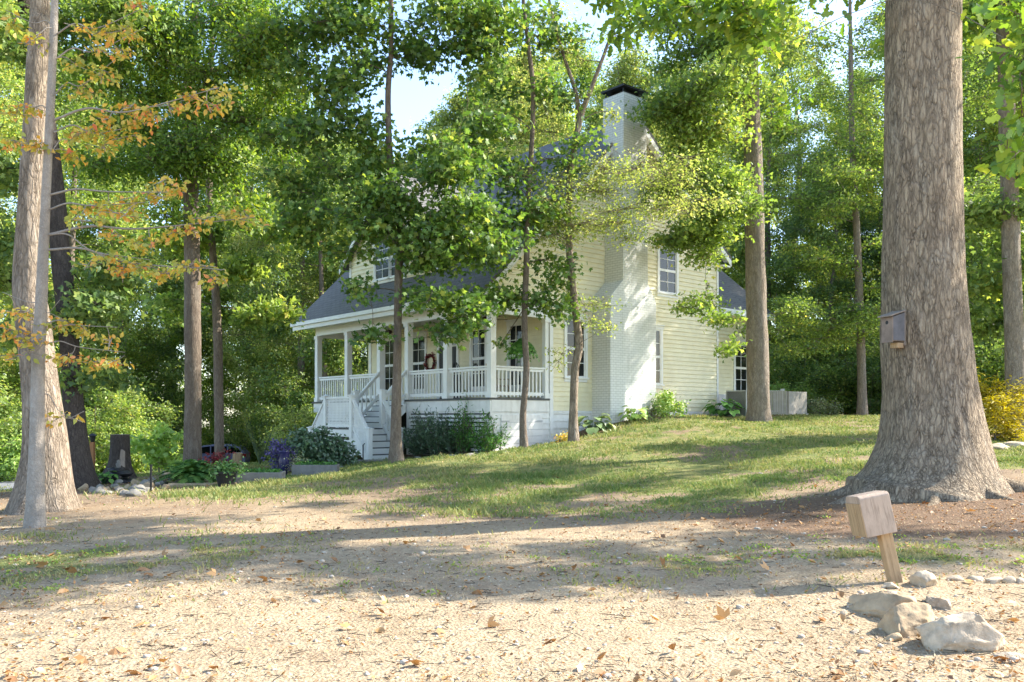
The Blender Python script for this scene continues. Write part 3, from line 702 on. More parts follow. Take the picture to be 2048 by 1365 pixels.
def T_oakleaf():
    v = []; w = (.06,.2,.13,.26,.15,.22,.02); y = (0,.2,.32,.5,.64,.8,1.0)
    for a, b in zip(w, y): v += [(a, b, -.15*b*b+.05), (-a, b, -.15*b*b+.05)]
    return np.array(v, float), np.array([(2*i, 2*i+2, 2*i+3, 2*i+1) for i in range(6)])
MAPLE5, MAPLE3, OVAL, OVAL2, OAKL = T_lobed(5), T_lobed(3), T_oval(), T_oval2(), T_oakleaf()
NARROW = T_oval(.13, .04, .15); ROUND = T_oval2(.38, .07, .22)
def unit(v): return v/(np.linalg.norm(v, axis=-1, keepdims=True)+1e-9)
def leaf_arrays(pos, size, tmpl, rg, upb=1.2, outd=None, droop=.25):
    n = len(pos); tv, tf = tmpl
    nr = unit(rg.normal(0, 1, (n, 3))*.7+np.array([0, 0, upb]))
    t = rg.normal(0, 1, (n, 3)); 
    if outd is not None: t = t*.7+outd*1.0
    t[:, 2] -= droop*2
    t = unit(t-nr*(t*nr).sum(1)[:, None]); b = np.cross(t, nr)
    s = size[:, None]
    v = pos[:, None]+(tv[None, :, 0:1]*b[:, None]+tv[None, :, 1:2]*t[:, None]+tv[None, :, 2:3]*nr[:, None])*s[:, None]
    f = (tf[None]+np.arange(n)[:, None, None]*len(tv)).reshape(-1, tf.shape[1])
    return v.reshape(-1, 3), f, len(tf)
def leaves(name, mat, parent, base, pos, size, tmpl, rg, upb=1.2, outd=None, tint=None, droop=.25):
    v, f, k = leaf_arrays(pos-base, size, tmpl, rg, upb, outd, droop)
    tint = rg.beta(1.6, 2.4, len(pos)) if tint is None else tint
    return link(name, npmesh(name, v, f, mat, np.repeat(tint, k)), parent)
def twig_tubes(s, e, r0, r1):
    """thin three-sided rods s->e (n,3)"""
    n = len(s); d = unit(e-s); ref = np.where(np.abs(d[:, 2:]) < .9, [[0, 0, 1.]], [[1., 0, 0]])
    x = unit(np.cross(d, ref)); y = np.cross(d, x)
    v = []
    for p, r in ((s, r0), (e, r1)):
        r = np.asarray(r)*np.ones(n)
        for a in (0, 2.094, 4.189): v.append(p+(x*math.cos(a)+y*math.sin(a))*r[:, None])
    v = np.stack(v, 1).reshape(-1, 3); o = np.arange(n)[:, None, None]*6
    f = (np.array([(0,1,4,3),(1,2,5,4),(2,0,3,5)])[None]+o).reshape(-1, 4)
    return v, f
def grow(clumps, spine, rg, first=0.15, lk=16, thick=1.0, bend=.08, stray=.17):
    """branches grow from the spine (rows x,y,z,r), each to the next leaf clump (x,y,z,rx,rz,n) from the nearest wood already there;
    returns the wood (v,f), leaf positions, outward directions and a tint shift per clump"""
    V, Fc, pos, outs, tin = [], [], [], [], []; nv = 0
    zlo = spine[0, 2]+(spine[-1, 2]-spine[0, 2])*first
    sp = spine[spine[:, 2] >= zlo]; nodes = sp[:, :3].copy(); nr_ = sp[:, 3].copy()*.6
    C = np.array([c[:5] for c in clumps]); hd = np.array([np.min(np.linalg.norm(sp[:, :3]-c[:3], axis=1)) for c in C])
    for ci in np.argsort(hd):
        cx, cy, cz, rx, rz, n = clumps[ci]; n = int(n)
        c = np.array([cx, cy, cz]); dv = c-nodes; ds = np.linalg.norm(dv, axis=1)
        cost = ds+1.1*np.maximum(0, nodes[:, 2]-cz+.25*ds); i = int(np.argmin(cost)); s = nodes[i]; L = ds[i]+.01
        mid = s*.5+c*.5+np.array([0, 0, bend*L])+rg.normal(0, .06*L, 3)
        pts = cat([s, mid, c, c+(c-s)/L*rx*.5+rg.normal(0, .15*rx, 3)], 11)
        r0 = min(nr_[i]*.8, (.008+.008*L)*thick)+.002
        rad = np.linspace(r0, .005, 11); v, f = tube(pts, rad, 5); V.append(v); Fc.append(np.array(f)+nv); nv += len(v)
        nodes = np.vstack([nodes, pts[3:9]]); nr_ = np.r_[nr_, rad[3:9]]
        m = max(3, n//lk); q = unit(rg.normal(0, 1, (m, 3)))*(rg.random((m, 1))**.45)
        e = c+q*np.array([rx, rx, rz])
        t = rg.uniform(.4, 1.0, m); k = np.clip((t*10).astype(int), 0, 10); b = pts[k]
        e[:, 2] -= .1*np.linalg.norm(e[:, :2]-b[:, :2], axis=1)
        v, f = twig_tubes(b, e, .0075, .003); V.append(v); Fc.append(f+nv); nv += len(v)
        j = rg.integers(0, m, n); u = rg.uniform(.2, 1.1, n)[:, None]
        p = b[j]*(1-u)+e[j]*u; d = unit(e[j]-b[j])
        jit = rg.normal(0, 1, (n, 3))*np.array([1, 1, .7])*stray*min(2.4, .6+rx*.7)
        pos.append(p+jit); outs.append(d); tin.append(np.full(n, rg.normal(0, .09)))
    return np.concatenate(V), np.concatenate(Fc), np.concatenate(pos), np.concatenate(outs), np.concatenate(tin)
def trunk_mesh(name, spine, mat, base, parent, k=20, flare=.5, fh=.35, extra=None, lob=.35, seed=0, rough=.06, legs=5):
    """tapered trunk with root flare; extra = (v,f) branches"""
    z0 = spine[0, 2]; r_base = spine[0, 3]
    ph = seed*1.7
    def lobes(rr, a, pts):
        h = (pts[:, 2]-z0)[:, None]; A = a[None]
        fl = np.exp(-np.clip(h, -.2, None)/fh)
        w = .5+.5*np.cos(legs*A+ph+.6*np.sin(2*A+ph)); w = w*(.6+.4*np.sin(A*2+ph*2))
        nz = vnoise(np.cos(A)*2.2+ph*3+0*h, np.sin(A)*2.2+0*h, h*1.1/ max(.3, r_base*2.5), seed)-.5
        nf = vnoise(np.cos(A)*7+0*h, np.sin(A)*7+0*h, h*2.5, seed+5)-.5
        return rr*(1+flare*fl*(1-lob+lob*2*w)+rough*2*nz*(1)+rough*.7*nf)
    v, f = tube(spine[:, :3], spine[:, 3], k, lobes); f = np.array(f); nv = len(v)
    if extra is not None: v = np.concatenate([v, extra[0]]); f = np.concatenate([f, extra[1]+nv])
    return link(name, npmesh(name, v-base, f, mat, smooth=True), parent)
def pxclumps(rows):
    out = []
    for (px, py, Y, rx, rz, n) in rows:
        p = P(px, py, Y); out.append((p[0], p[1], p[2], rx, rz, n))
    return out
def spine_px(rows, n, sink=.25):
    """rows (px,py,Y,radius_m); first row is the ground contact"""
    p = np.array([[*P(a, b, Y), r] for a, b, Y, r in rows]); p[0, 2] = gz1(p[0, 0], p[0, 1])
    q = cat(p, n); low = q[0].copy(); low[2] -= sink; low[3] *= 1.05
    q[:, 3] = np.maximum(q[:, 3], .01)
    return np.vstack([low, q]), p[0, :3]
def tree(label, cat_, rows, clumps, lm, bm, tmpl, ls, seed, group=None, n=60, k=20, name='tree', flare=.5, fh=.35, upb=.6, lk=16, first=.3, legs=5, lob=.35, rough=.06, limbs=(), sat=2, nk=1.5, rk=1.1, sprays=(), extra=(), dy=0):
    rg = np.random.default_rng(seed)
    sp, base = spine_px(rows, n)
    t = empty(name, base, label, cat_, group)
    V, Fc, nv = [], [], 0
    for L in limbs:
        q = cat(np.array([[*P(a, b, Y), r] for a, b, Y, r in L]), 24); v, f = tube(q[:, :3], np.maximum(q[:, 3], .006), 10); V.append(v); Fc.append(np.array(f)+nv); nv += len(v)
    ex = None
    P_, O_, C_ = [], [], []
    cl = pxclumps([(a, b, Y+dy, *r_) for a, b, Y, *r_ in clumps]); cl2 = list(extra)
    for (x, y, z, rx, rz, c_n) in cl:
        cl2.append((x, y, z, rx*rk, rz*rk, c_n*nk))
        for q in range(sat):
            a = rg.uniform(0, 6.28); d = rx*rg.uniform(.7, 1.3); cl2.append((x+d*math.cos(a), y+d*math.sin(a)*1.2, z+rz*rg.normal(0, .9), rx*.75*rk, rz*.8*rk, c_n*.6*nk))
    jobs = [(cl2, sp[1:], first)] if cl2 else []
    for line, cs in sprays:
        q = cat(np.array([[*P(a, b, Y), r] for a, b, Y, r in line]), 24); v, f = tube(q[:, :3], np.maximum(q[:, 3], .004), 6); V.append(v); Fc.append(np.array(f)+nv); nv += len(v)
        jobs.append((pxclumps(cs), q, 'near'))
    for cs, spn, fr in jobs:
        if fr == 'near':
            spn = spn.copy(); bv, bf, pos, od, ct = grow(cs, spn[np.argsort(spn[:, 2])], rg, 0, lk, .5, stray=.07)
        else: bv, bf, pos, od, ct = grow(cs, spn, rg, fr, lk)
        V.append(bv); Fc.append(bf+nv); nv += len(bv); P_.append(pos); O_.append(od); C_.append(ct)
    if P_:
        pos, od, ct = np.concatenate(P_), np.concatenate(O_), np.concatenate(C_)
        tint = np.clip(rg.beta(1.6, 2.6, len(pos))+ct, 0, 1)
        leaves('crown', lm, t, base, pos, ls*rg.uniform(.7, 1.25, len(pos)), tmpl, rg, upb, od, tint)
    if V: ex = (np.concatenate(V), np.concatenate(Fc))
    trunk_mesh('trunk', sp, bm, base, t, k, flare, fh, ex, lob, seed, rough, legs)
    return t
# ---- near trees ---------------------------------------------------------
# great oak on the right, with the birdhouse
OY = 13.5
oak_rows = [(1858, 985, OY, 1.22), (1860, 968, OY, 1.12), (1862, 939, OY, .97), (1864, 903, OY, .865), (1864, 866, OY, .79), (1861, 793, OY, .70), (1852, 683, OY, .655), (1849, 600, OY, .62), (1846, 500, OY, .595), (1846, 300, OY, .57), (1845, 100, OY, .56), (1846, 0, OY, .555), (1846, -300, OY+.2, .5), (1860, -620, OY+.4, .36), (1880, -900, OY+.5, .2), (1890, -1150, OY+.5, .08)]
oc = []
rgo = np.random.default_rng(41)
def oakc(x, y, z, rx, rz, n): oc.append((CX+F*x/y, HY-F*z/y, y, rx, rz, n))
for i in range(46):                                  # crown high above the picture
    a = rgo.uniform(0, 6.28); rr = rgo.uniform(.6, 4.6); z = rgo.uniform(9.5, 17)
    oakc(6.4+rr*math.cos(a), 13.6+rr*math.sin(a)*.8, z, 1.3, .7, 420)
def root_line(x0, y0, x1, y1, r, bend):
    t = np.linspace(0, 1, 7); nx_, ny_ = -(y1-y0), x1-x0; rows = []
    for q in t:
        x = x0+(x1-x0)*q+nx_*bend*math.sin(3.1*q); y = y0+(y1-y0)*q+ny_*bend*math.sin(3.1*q); rr = r*(1-.85*q); z = gz1(x, y)+.55*r*(1-q)**2-.15*r*q-.02
        rows.append((CX+F*x/y, HY-F*z/y, y, rr))
    return rows
oak_roots = [root_line(5.75, 13.2, 4.6, 12.75, .26, .06), root_line(5.7, 13.5, 4.75, 13.6, .2, -.08), root_line(6.2, 12.7, 5.7, 11.9, .15, .1), root_line(7.2, 13.2, 8.2, 12.8, .24, -.06), root_line(6.9, 12.7, 7.2, 12.0, .15, -.1), root_line(7.3, 13.5, 8.3, 13.8, .18, .05)]
rgs = np.random.default_rng(43); shade = []
for (px, py, n_) in [(560+i*95, 1095+(i % 3)*28+rgs.uniform(-12, 12), 1) for i in range(11)]+[(640+i*130, 1010+(i % 2)*26, 1) for i in range(9)]+[(760+i*150, 960+(i % 2)*15, 1) for i in range(4)]+[(690+i*47, 930+(i*41 % 100), 1) for i in range(22)]+[(1500+i*110, 1080+(i % 2)*40, 1) for i in range(5)]+[(700, 1140, 1), (880, 1165, 1), (1020, 1180, 1), (1200, 1165, 1), (1400, 1170, 1), (1560, 1150, 1)]:
    g_ = onray(px, py); h_ = rgs.uniform(9.5, 13.0); q_ = g_+SUN/SUN[2]*h_
    shade.append((q_[0], q_[1], q_[2], rgs.uniform(.35, 1.3), .3, rgs.uniform(120, 340)))  # leaf clumps added to the crown, up the sun's path, to shade these ground spots
oak = tree('massive pale oak trunk with flared roots and a birdhouse fixed to it', 'tree', oak_rows,
    oc+[(2040, 40, 9.8, .3, .35, 70), (2040, 150, 9.8, .26, .3, 50), (2075, 130, 9.6, .35, .5, 80), (2050, 250, 9.8, .22, .22, 34), (2075, 310, 9.6, .3, .3, 44),
     (1300, 35, 14.5, .5, .3, 120), (1370, 15, 14.5, .6, .3, 150), (1440, 25, 14.2, .6, .3, 150), (1500, 30, 14., .6, .3, 120), (1230, 5, 15, .5, .2, 80), (1660, -20, 13.5, .8, .3, 140)],
    L_OAK, B_OAK, OAKL, .19, 3, extra=shade, sat=1, nk=1.1, n=220, k=150, name='oak_tree', flare=.22, fh=.18, first=.55, legs=7, lob=.8, rough=.04, limbs=oak_roots)
# left group: broad trunk, slim pale beech in front of it, dark trunk behind
tree('broad pale trunk with flared base close behind the slim beech', 'tree',
    [(88, 1025, 14.4, .46), (89, 971, 14.4, .40), (91, 889, 14.4, .335), (80, 766, 14.4, .275), (66, 643, 14.4, .265), (57, 560, 14.4, .235), (61, 400, 14.4, .19), (68, 250, 14.4, .172), (78, 61, 14.4, .157), (80, 0, 14.5, .15), (90, -400, 14.8, .10), (100, -700, 15, .03)],
    [(20, -200, 15, 1.3, .6, 500), (150, -260, 14, 1.4, .6, 500), (-80, -330, 14, 1.4, .6, 500), (260, -350, 15.5, 1.4, .6, 500), (90, -550, 15, 1.6, .8, 600)],
    L_OAK, B_PALE, MAPLE3, .13, 5, n=120, k=60, flare=.75, fh=.42, legs=5, lob=.5, rough=.05)
def beech_sprays():
    out = []
    rgb = np.random.default_rng(12)
    for (x0, y0, x1, y1, n) in ((112, 70, 300, 10, 320), (112, 60, 10, 20, 160), (110, 120, 290, 55, 300), (110, 240, 440, 175, 620), (110, 190, 230, 120, 260), (108, 265, 300, 245, 420), (105, 230, 5, 190, 200), (104, 300, 20, 280, 200), (106, 300, 190, 245, 220),
                                (100, 390, 370, 385, 560), (98, 420, 290, 405, 180), (98, 470, 510, 435, 620), (97, 500, 450, 540, 480), (96, 470, 300, 520, 160),
                                (90, 625, 5, 585, 200), (88, 650, 235, 655, 240), (88, 690, 250, 705, 280), (88, 700, 5, 650, 180), (86, 690, 10, 720, 70), (82, 790, 165, 845, 55), (80, 640, 120, 600, 50)):
        Y1 = 12.1+rgb.uniform(-.7, .5); L = abs(x1-x0)/F*12; line = [(x0, y0, 12.1, .006+.005*L), (x0*.8+x1*.2, y0*.8+y1*.2-10, 12.1*.8+Y1*.2, .005+.0045*L), (x0*.55+x1*.45, y0*.55+y1*.45+rgb.uniform(-4, 14), 12.1*.6+Y1*.4, .004+.003*L), (x1, y1, Y1, .004)]
        m = max(2, int(abs(x1-x0)/42)); cs = []
        for i in range(m):
            t = (.30 if abs(x1-x0) > 200 else .2)+.75*(i+.5)/m
            cs.append((x0+(x1-x0)*t+rgb.uniform(-12, 12), y0+(y1-y0)*t+18*math.sin(3*t)+rgb.uniform(-18, 18), 12.1+(Y1-12.1)*t+rgb.uniform(-.35, .35), .32, .07, int(n*.52/m)))
        out.append((line, cs))
    return out
tree('slim smooth grey beech with orange and yellow leaves on level branches', 'tree',
    [(70, 1057, 12.1, .132), (71, 1000, 12.1, .118), (73, 930, 12.1, .108), (75, 807, 12.1, .092), (77, 700, 12.1, .085), (82, 620, 12.1, .08), (87, 500, 12.1, .07), (93, 369, 12.1, .06), (104, 150, 12.1, .053), (109, 0, 12.1, .048), (112, -250, 12.1, .03), (115, -420, 12.1, .01)],
    [], L_ORANGE, B_SMOOTH, OVAL2, .088, 8, n=100, k=28, name='beech_tree', flare=.4, fh=.22, first=.25, rough=.03, upb=.7, lk=10, sprays=beech_sprays())
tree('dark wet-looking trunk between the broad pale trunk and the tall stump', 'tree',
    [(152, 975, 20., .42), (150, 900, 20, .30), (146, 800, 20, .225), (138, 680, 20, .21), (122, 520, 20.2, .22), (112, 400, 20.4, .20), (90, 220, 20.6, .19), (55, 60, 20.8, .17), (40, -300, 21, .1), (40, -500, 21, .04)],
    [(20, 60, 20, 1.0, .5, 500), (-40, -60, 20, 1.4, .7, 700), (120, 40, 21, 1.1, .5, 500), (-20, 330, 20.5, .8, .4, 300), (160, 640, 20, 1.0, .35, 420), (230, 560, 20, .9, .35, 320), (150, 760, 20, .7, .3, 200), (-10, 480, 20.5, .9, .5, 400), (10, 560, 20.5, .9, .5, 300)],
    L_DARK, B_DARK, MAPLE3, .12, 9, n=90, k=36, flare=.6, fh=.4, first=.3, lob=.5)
# mid distance
tree('tall brown trunk with a broken limb stub, rising behind the big fern', 'tree',
    [(385, 945, 24.5, .25), (386, 800, 24.5, .232), (385, 600, 24.5, .225), (382, 400, 24.6, .212), (380, 250, 24.8, .205), (377, 185, 24.8, .19), (384, 120, 25, .115), (389, 40, 25, .105), (392, -50, 25, .1), (395, -300, 25, .1), (400, -500, 25, .03)],
    [(250, 40, 23, 1.2, .6, 900), (330, 130, 23.5, 1.1, .6, 900), (450, 40, 24, 1.3, .6, 1000), (500, 130, 23.5, 1.1, .6, 900), (540, 60, 24, .9, .5, 600), (300, 260, 23, 1.0, .5, 700), (250, 180, 23, .9, .5, 500), (470, 240, 24, 1.1, .6, 900), (440, 330, 24, .9, .5, 600), (350, 330, 23.5, .8, .4, 500),
     (540, 240, 24.5, .9, .5, 600), (200, 20, 23, .9, .4, 500), (420, -60, 25, 1.6, .6, 900), (300, -90, 24, 1.5, .6, 900), (570, -40, 25, 1.2, .6, 700), (250, 330, 23.5, .8, .4, 420), (180, 130, 23.5, .7, .4, 300), (480, 400, 24, .8, .4, 420), (330, 430, 23.6, .7, .3, 300)],
    L_OAK, B_BROWN, OAKL, .125, 10, rk=1.5, nk=1.7, n=80, k=26, flare=.3, first=.5,
    limbs=[[(378, 190, 24.8, .15), (372, 175, 24.7, .14), (364, 186, 24.6, .10), (360, 192, 24.6, .07)]])
tree('thinner grey trunk standing in front of the parked car', 'tree',
    [(441, 925, 27., .17), (438, 860, 27, .145), (436, 700, 27, .14), (430, 560, 27, .12), (420, 430, 27, .10), (418, 250, 27, .10), (425, 50, 27, .07), (430, -150, 27, .03)],
    [(480, 420, 27, .9, .4, 420), (370, 480, 27, .9, .4, 420), (500, 540, 27, .8, .35, 360), (560, 450, 27, .9, .4, 400), (350, 610, 27.5, .8, .3, 260), (540, 620, 27.5, .8, .35, 320), (430, 300, 27.5, 1., .5, 420)],
    L_WOOD, B_BROWN, MAPLE3, .14, 11, n=60, k=18, flare=.35, first=.3)
tree('dark-barked maple at the foot of the porch stairs', 'tree',
    [(793, 922, 22., .185), (792, 885, 22, .155), (792, 835, 22, .132), (795, 700, 22, .104), (797, 560, 22, .105), (800, 450, 22, .10), (782, 340, 22, .085), (776, 200, 22, .075), (782, 100, 22, .06), (782, -20, 22, .065), (785, -250, 22, .03)],
    [(610, 70, 21.5, .8, .5, 330), (700, 40, 21, .8, .45, 360), (640, 180, 21, .75, .4, 300), (720, 130, 21.2, .7, .4, 300), (690, 240, 21, .7, .35, 260), (620, 270, 21, .7, .35, 240), (665, 340, 20.8, .8, .35, 330), (720, 400, 20.8, .75, .35, 340), (640, 430, 20.8, .7, .3, 260), (680, 505, 20.7, .5, .25, 120),
     (760, 445, 20.6, .6, .3, 220), (850, 440, 20.8, .8, .35, 380), (920, 420, 21, .75, .35, 340), (860, 360, 21, .7, .3, 280), (930, 340, 21.2, .7, .3, 280), (880, 510, 20.8, .6, .25, 200), (940, 490, 21, .7, .3, 280), (735, 580, 20.6, .4, .2, 90), (860, 590, 20.7, .65, .2, 220), (940, 610, 20.8, .6, .2, 220), (745, 668, 20.5, .28, .12, 60), (868, 668, 20.7, .38, .12, 90), (920, 650, 20.8, .42, .12, 110),
     (850, 60, 21.5, .8, .4, 380), (920, 90, 21.5, .7, .4, 320), (960, 30, 21.8, .8, .4, 340), (900, 10, 22, .8, .3, 300), (740, -20, 22, .9, .4, 380), (830, -60, 22, 1., .4, 400), (650, -40, 22, .9, .4, 360), (600, 150, 21.5, .5, .3, 150), (580, 360, 21, .5, .25, 150), (590, 470, 21, .45, .2, 120), (740, 300, 21.2, .5, .3, 180), (760, 380, 20.3, .6, .25, 200), (830, 480, 20.2, .6, .2, 190), (900, 460, 20.4, .6, .2, 180), (960, 420, 20.6, .6, .25, 190), (735, 450, 20.2, .5, .25, 130), (1000, 480, 20.8, .5, .2, 140), (870, 285, 21.2, .6, .25, 200), (960, 260, 21.5, .6, .3, 220), (820, 115, 21.6, .5, .25, 180), (690, 165, 21.2, .6, .3, 240), (580, 60, 21.6, .6, .35, 220), (990, 90, 21.8, .6, .3, 240), (570, 270, 21.4, .5, .25, 160), (960, 150, 21.6, .4, .25, 110), (850, 530, 20.8, .3, .15, 60)],
    L_MAPLE, B_BROWN, MAPLE5, .115, 13, nk=1.0, dy=.8, rk=1.6, sat=2, n=90, k=24, name='maple_tree', flare=.45, fh=.25, first=.28, upb=.6)
tree('slender dark-stemmed maple beside the side of the porch', 'tree',
    [(1048, 897, 23.2, .115), (1046, 830, 23.2, .09), (1053, 740, 23.2, .085), (1049, 650, 23.2, .082), (1053, 520, 23.2, .078), (1056, 400, 23.2, .072), (1063, 300, 23.2, .066), (1066, 180, 23.2, .065), (1055, 80, 23.2, .055), (1045, -30, 23.2, .045), (1045, -200, 23.2, .02)],
    [(1000, 340, 22.6, .8, .4, 340), (960, 270, 22.8, .6, .3, 200), (1080, 90, 23, .7, .4, 260), (1020, 40, 23, .8, .4, 300), (1110, 190, 22.8, .7, .35, 240), (1010, 180, 22.8, .6, .3, 200), (1120, 320, 22.8, .7, .35, 280), (1020, 440, 22.5, .8, .35, 340), (980, 520, 22.5, .7, .3, 280), (1060, 420, 22.5, .7, .35, 280), (1090, 520, 22.6, .6, .25, 190),
     (1000, 600, 22.4, .55, .18, 180), (1080, 600, 22.6, .5, .16, 150), (1115, 630, 22.5, .4, .12, 90), (1035, 590, 22.4, .4, .2, 120), (1005, 690, 22.3, .16, .05, 24), (1100, 570, 22.6, .35, .25, 90), (1140, 80, 23, .6, .3, 180), (960, 590, 22.4, .4, .15, 100), (1135, 605, 22.6, .3, .12, 60), (980, 440, 22.6, .5, .25, 160)],
    L_MAPLE, B_BROWN, MAPLE5, .112, 14, nk=.95, dy=1.0, sat=1, rk=1.6, n=80, k=18, name='maple_tree', flare=.35, fh=.2, first=.25, upb=.6)
tree('forked pale-barked tree with yellow-green layers of leaves in front of the chimney', 'tree',
    [(1147, 880, 24., .165), (1147, 820, 24, .118), (1150, 740, 24, .115), (1158, 690, 24, .112), (1148, 600, 24, .10), (1140, 520, 24, .10), (1137, 430, 24, .085), (1142, 340, 24, .09), (1160, 240, 24, .08), (1185, 170, 24, .06), (1215, 90, 24, .045), (1235, 20, 24, .03), (1250, -80, 24, .015)],
    [(1060, 350, 23.6, .8, .2, 420), (1110, 400, 23.4, .9, .22, 520), (1190, 380, 23.4, .9, .2, 520), (1280, 335, 23.6, .9, .16, 460), (1350, 360, 23.6, .9, .2, 460), (1240, 420, 23.4, .9, .2, 520), (1160, 450, 23.3, .9, .2, 460), (1330, 410, 23.6, .8, .2, 400), (1420, 400, 23.8, .6, .18, 240), (1090, 470, 23.4, .7, .2, 320), (1250, 470, 23.5, .5, .14, 170), (1210, 340, 23.6, .6, .16, 240),
     (1130, 570, 23.5, .35, .12, 70), (1195, 610, 23.4, .45, .08, 120), (1215, 655, 23.4, .3, .06, 70), (1115, 725, 23.4, .3, .14, 60), (1180, 640, 23.4, .3, .08, 60), (1228, 232, 23.8, .2, .1, 90), (1090, 60, 24, .8, .4, 320), (1160, 120, 24, .6, .3, 220), (1130, 200, 24, .6, .3, 220), (1080, 260, 23.8, .7, .3, 300), (1230, 70, 24, .5, .25, 170), (1060, 150, 24, .6, .3, 220)],
    L_YEL, B_PALE, OVAL2, .085, 15, nk=.9, rk=1.4, dy=.5, n=90, k=20, name='forked_tree', flare=.3, fh=.25, first=.3, lk=12, upb=1.1,
    limbs=[[(1160, 240, 24, .06), (1150, 180, 24, .055), (1120, 90, 24, .045), (1100, 10, 24, .035), (1085, -90, 24, .02)]])
rgx = np.random.default_rng(5)
tree('tall straight trunk growing on the lawn in front of the rear wing', 'tree',
    [(1518, 845, 28.5, .40), (1517, 800, 28.5, .365), (1514, 650, 28.5, .345), (1510, 500, 28.5, .315), (1507, 350, 28.5, .30), (1502, 200, 28.5, .275), (1498, 0, 28.5, .25), (1498, -300, 28.5, .18), (1500, -500, 28.5, .06)],
    [(1400, 90, 27.5, 1.1, .5, 800), (1370, 190, 27, 1.0, .5, 700), (1320, 210, 27, .7, .4, 380), (1430, 260, 27.3, 1.1, .5, 800), (1390, 340, 27.2, .9, .45, 600), (1450, 180, 27.5, 1.0, .5, 650), (1430, 440, 27.3, .9, .4, 560), (1385, 470, 27.2, .65, .35, 360), (1350, 250, 27, .6, .4, 330), (1460, 360, 27.5, .8, .4, 480), (1410, 510, 27.4, .6, .25, 260), (1350, 480, 27, .45, .2, 160), (1400, 600, 27.5, .55, .07, 90), (1370, 615, 27.4, .4, .05, 60), (1445, 640, 27.6, .4, .1, 80), (1455, 700, 27.6, .35, .08, 60), (1440, -30, 28, 1.4, .6, 900), (1600, -60, 28, 1.4, .6, 800), (1560, 60, 28, .9, .5, 500), (1475, 80, 27.6, .8, .4, 500)],
    L_WOOD, B_GREY, MAPLE3, .105, 16, rk=1.5, nk=1.6, n=100, k=40, flare=.38, fh=.3, first=.3, legs=6)
yl = []
for i in range(70):
    px = rgx.uniform(1540, 1790); py = rgx.uniform(60, 700)
    if 150 < py < 260 and px < 1640: continue
    yl.append((px, py, 34+rgx.uniform(-2, 2), .9, .16 if py > 350 else .35, 300 if py > 330 else 170))
for i in range(50):
    px = rgx.uniform(1790, 2150); py = rgx.uniform(-300, 600); yl.append((px, py, 35+rgx.uniform(-2.5, 2.5), 1.1, .4, 260))
rgs2 = np.random.default_rng(47); shade2 = []
for i in range(72):
    b_ = rgs2.uniform(4.0, 11.2); z_ = rgs2.uniform(-.2, 10); a_ = -.8 if 4.2 < b_ < 6.4 else 0
    if b_ < 6.4 and rgs2.random() < .5: continue
    q_ = np.array([-.6-.6536*a_+.7567*b_, 25+.7569*a_+.6537*b_, z_])+SUN*rgs2.uniform(11.5, 15.5)
    shade2.append((q_[0], q_[1], q_[2], rgs2.uniform(.6, 1.0), .25, 230))  # leaf clumps added between sun and gable wall to dapple it with shade
tree('fine-leaved beech with thin layered boughs at the lawn edge beyond the rear deck', 'tree',
    [(1725, 838, 34., .19), (1722, 700, 34, .16), (1715, 500, 34, .14), (1705, 300, 34, .11), (1702, 150, 34, .09), (1700, 0, 34, .06), (1700, -150, 34, .02)],
    yl, L_WOOD, B_GREY, OVAL2, .12, 17, extra=shade2, sat=1, nk=1.2, n=70, k=18, name='beech_tree', first=.15, lk=10, upb=1.0)
tree('tall grey trunk rising behind the golden shrub right of the oak', 'tree',
    [(2032, 885, 22.5, .27), (2030, 750, 22.5, .235), (2024, 550, 22.5, .225), (2018, 350, 22.5, .21), (2012, 150, 22.5, .2), (2010, 0, 22.5, .19), (2012, -300, 22.5, .1), (2015, -450, 22.5, .03)],
    [(1960, 420, 23, 1.0, .4, 500), (2040, 480, 23.5, 1.0, .4, 500), (1950, 560, 23.5, .8, .3, 380), (2090, 350, 23, 1., .4, 400), (1970, 650, 24, .8, .3, 360), (1960, 20, 23, 1.0, .5, 500), (2070, 60, 23, 1.2, .5, 600), (1990, -120, 23, 1.4, .6, 700), (2100, 560, 23.5, 1., .4, 400)],
    L_DARK, B_GREY, MAPLE3, .125, 18, n=80, k=30, flare=.35, first=.25)
# ---------------------------------------------------------------- woods behind: unique meshes, copied with their trunk and crown
def wood_tree(h, r, hb_, seed, lm, bm, nl=72000, ls=.145, ncl=130, tmpl=OVAL):
    rg = np.random.default_rng(seed)
    sp = cat([(0,0,-.4,h*.013), (0,0,0,h*.0125), (rg.normal(0,.2),rg.normal(0,.2),h*.35,h*.0105), (rg.normal(0,.5),rg.normal(0,.5),h*.7,h*.006), (rg.normal(0,.7),rg.normal(0,.7),h*.97,.03)], 40)
    cl = []
    for i in range(ncl):
        u = (i+rg.random())/ncl; z = hb_+(h-hb_)*u
        env = r*math.sin(math.pi*min(1, .22+.78*u)**.9)**.75 if u < .95 else r*.25
        a = i*2.4+rg.normal(0, .5); q = env*rg.uniform(.45, 1.0)
        cl.append((q*math.cos(a), q*math.sin(a), z, rg.uniform(.7, 1.5)*r/4.2, rg.uniform(.4, .8)*r/4.2, int(nl/ncl*rg.uniform(.6, 1.4))))
    V, Fc, pos, od, ct = grow(cl, sp, rg, .12, 24)
    root = empty('woodland_tree', (0,0,0), 'x', 'tree'); z = np.zeros(3)
    leaves('crown', lm, root, z, pos, ls*rg.uniform(.7, 1.3, len(pos)), tmpl, rg, .55, od, np.clip(rg.beta(1.6, 2.4, len(pos))+ct*1.4, 0, 1))
    trunk_mesh('trunk', sp, bm, z, root, 14, .35, .4, (V, Fc), .3, seed)
    return root
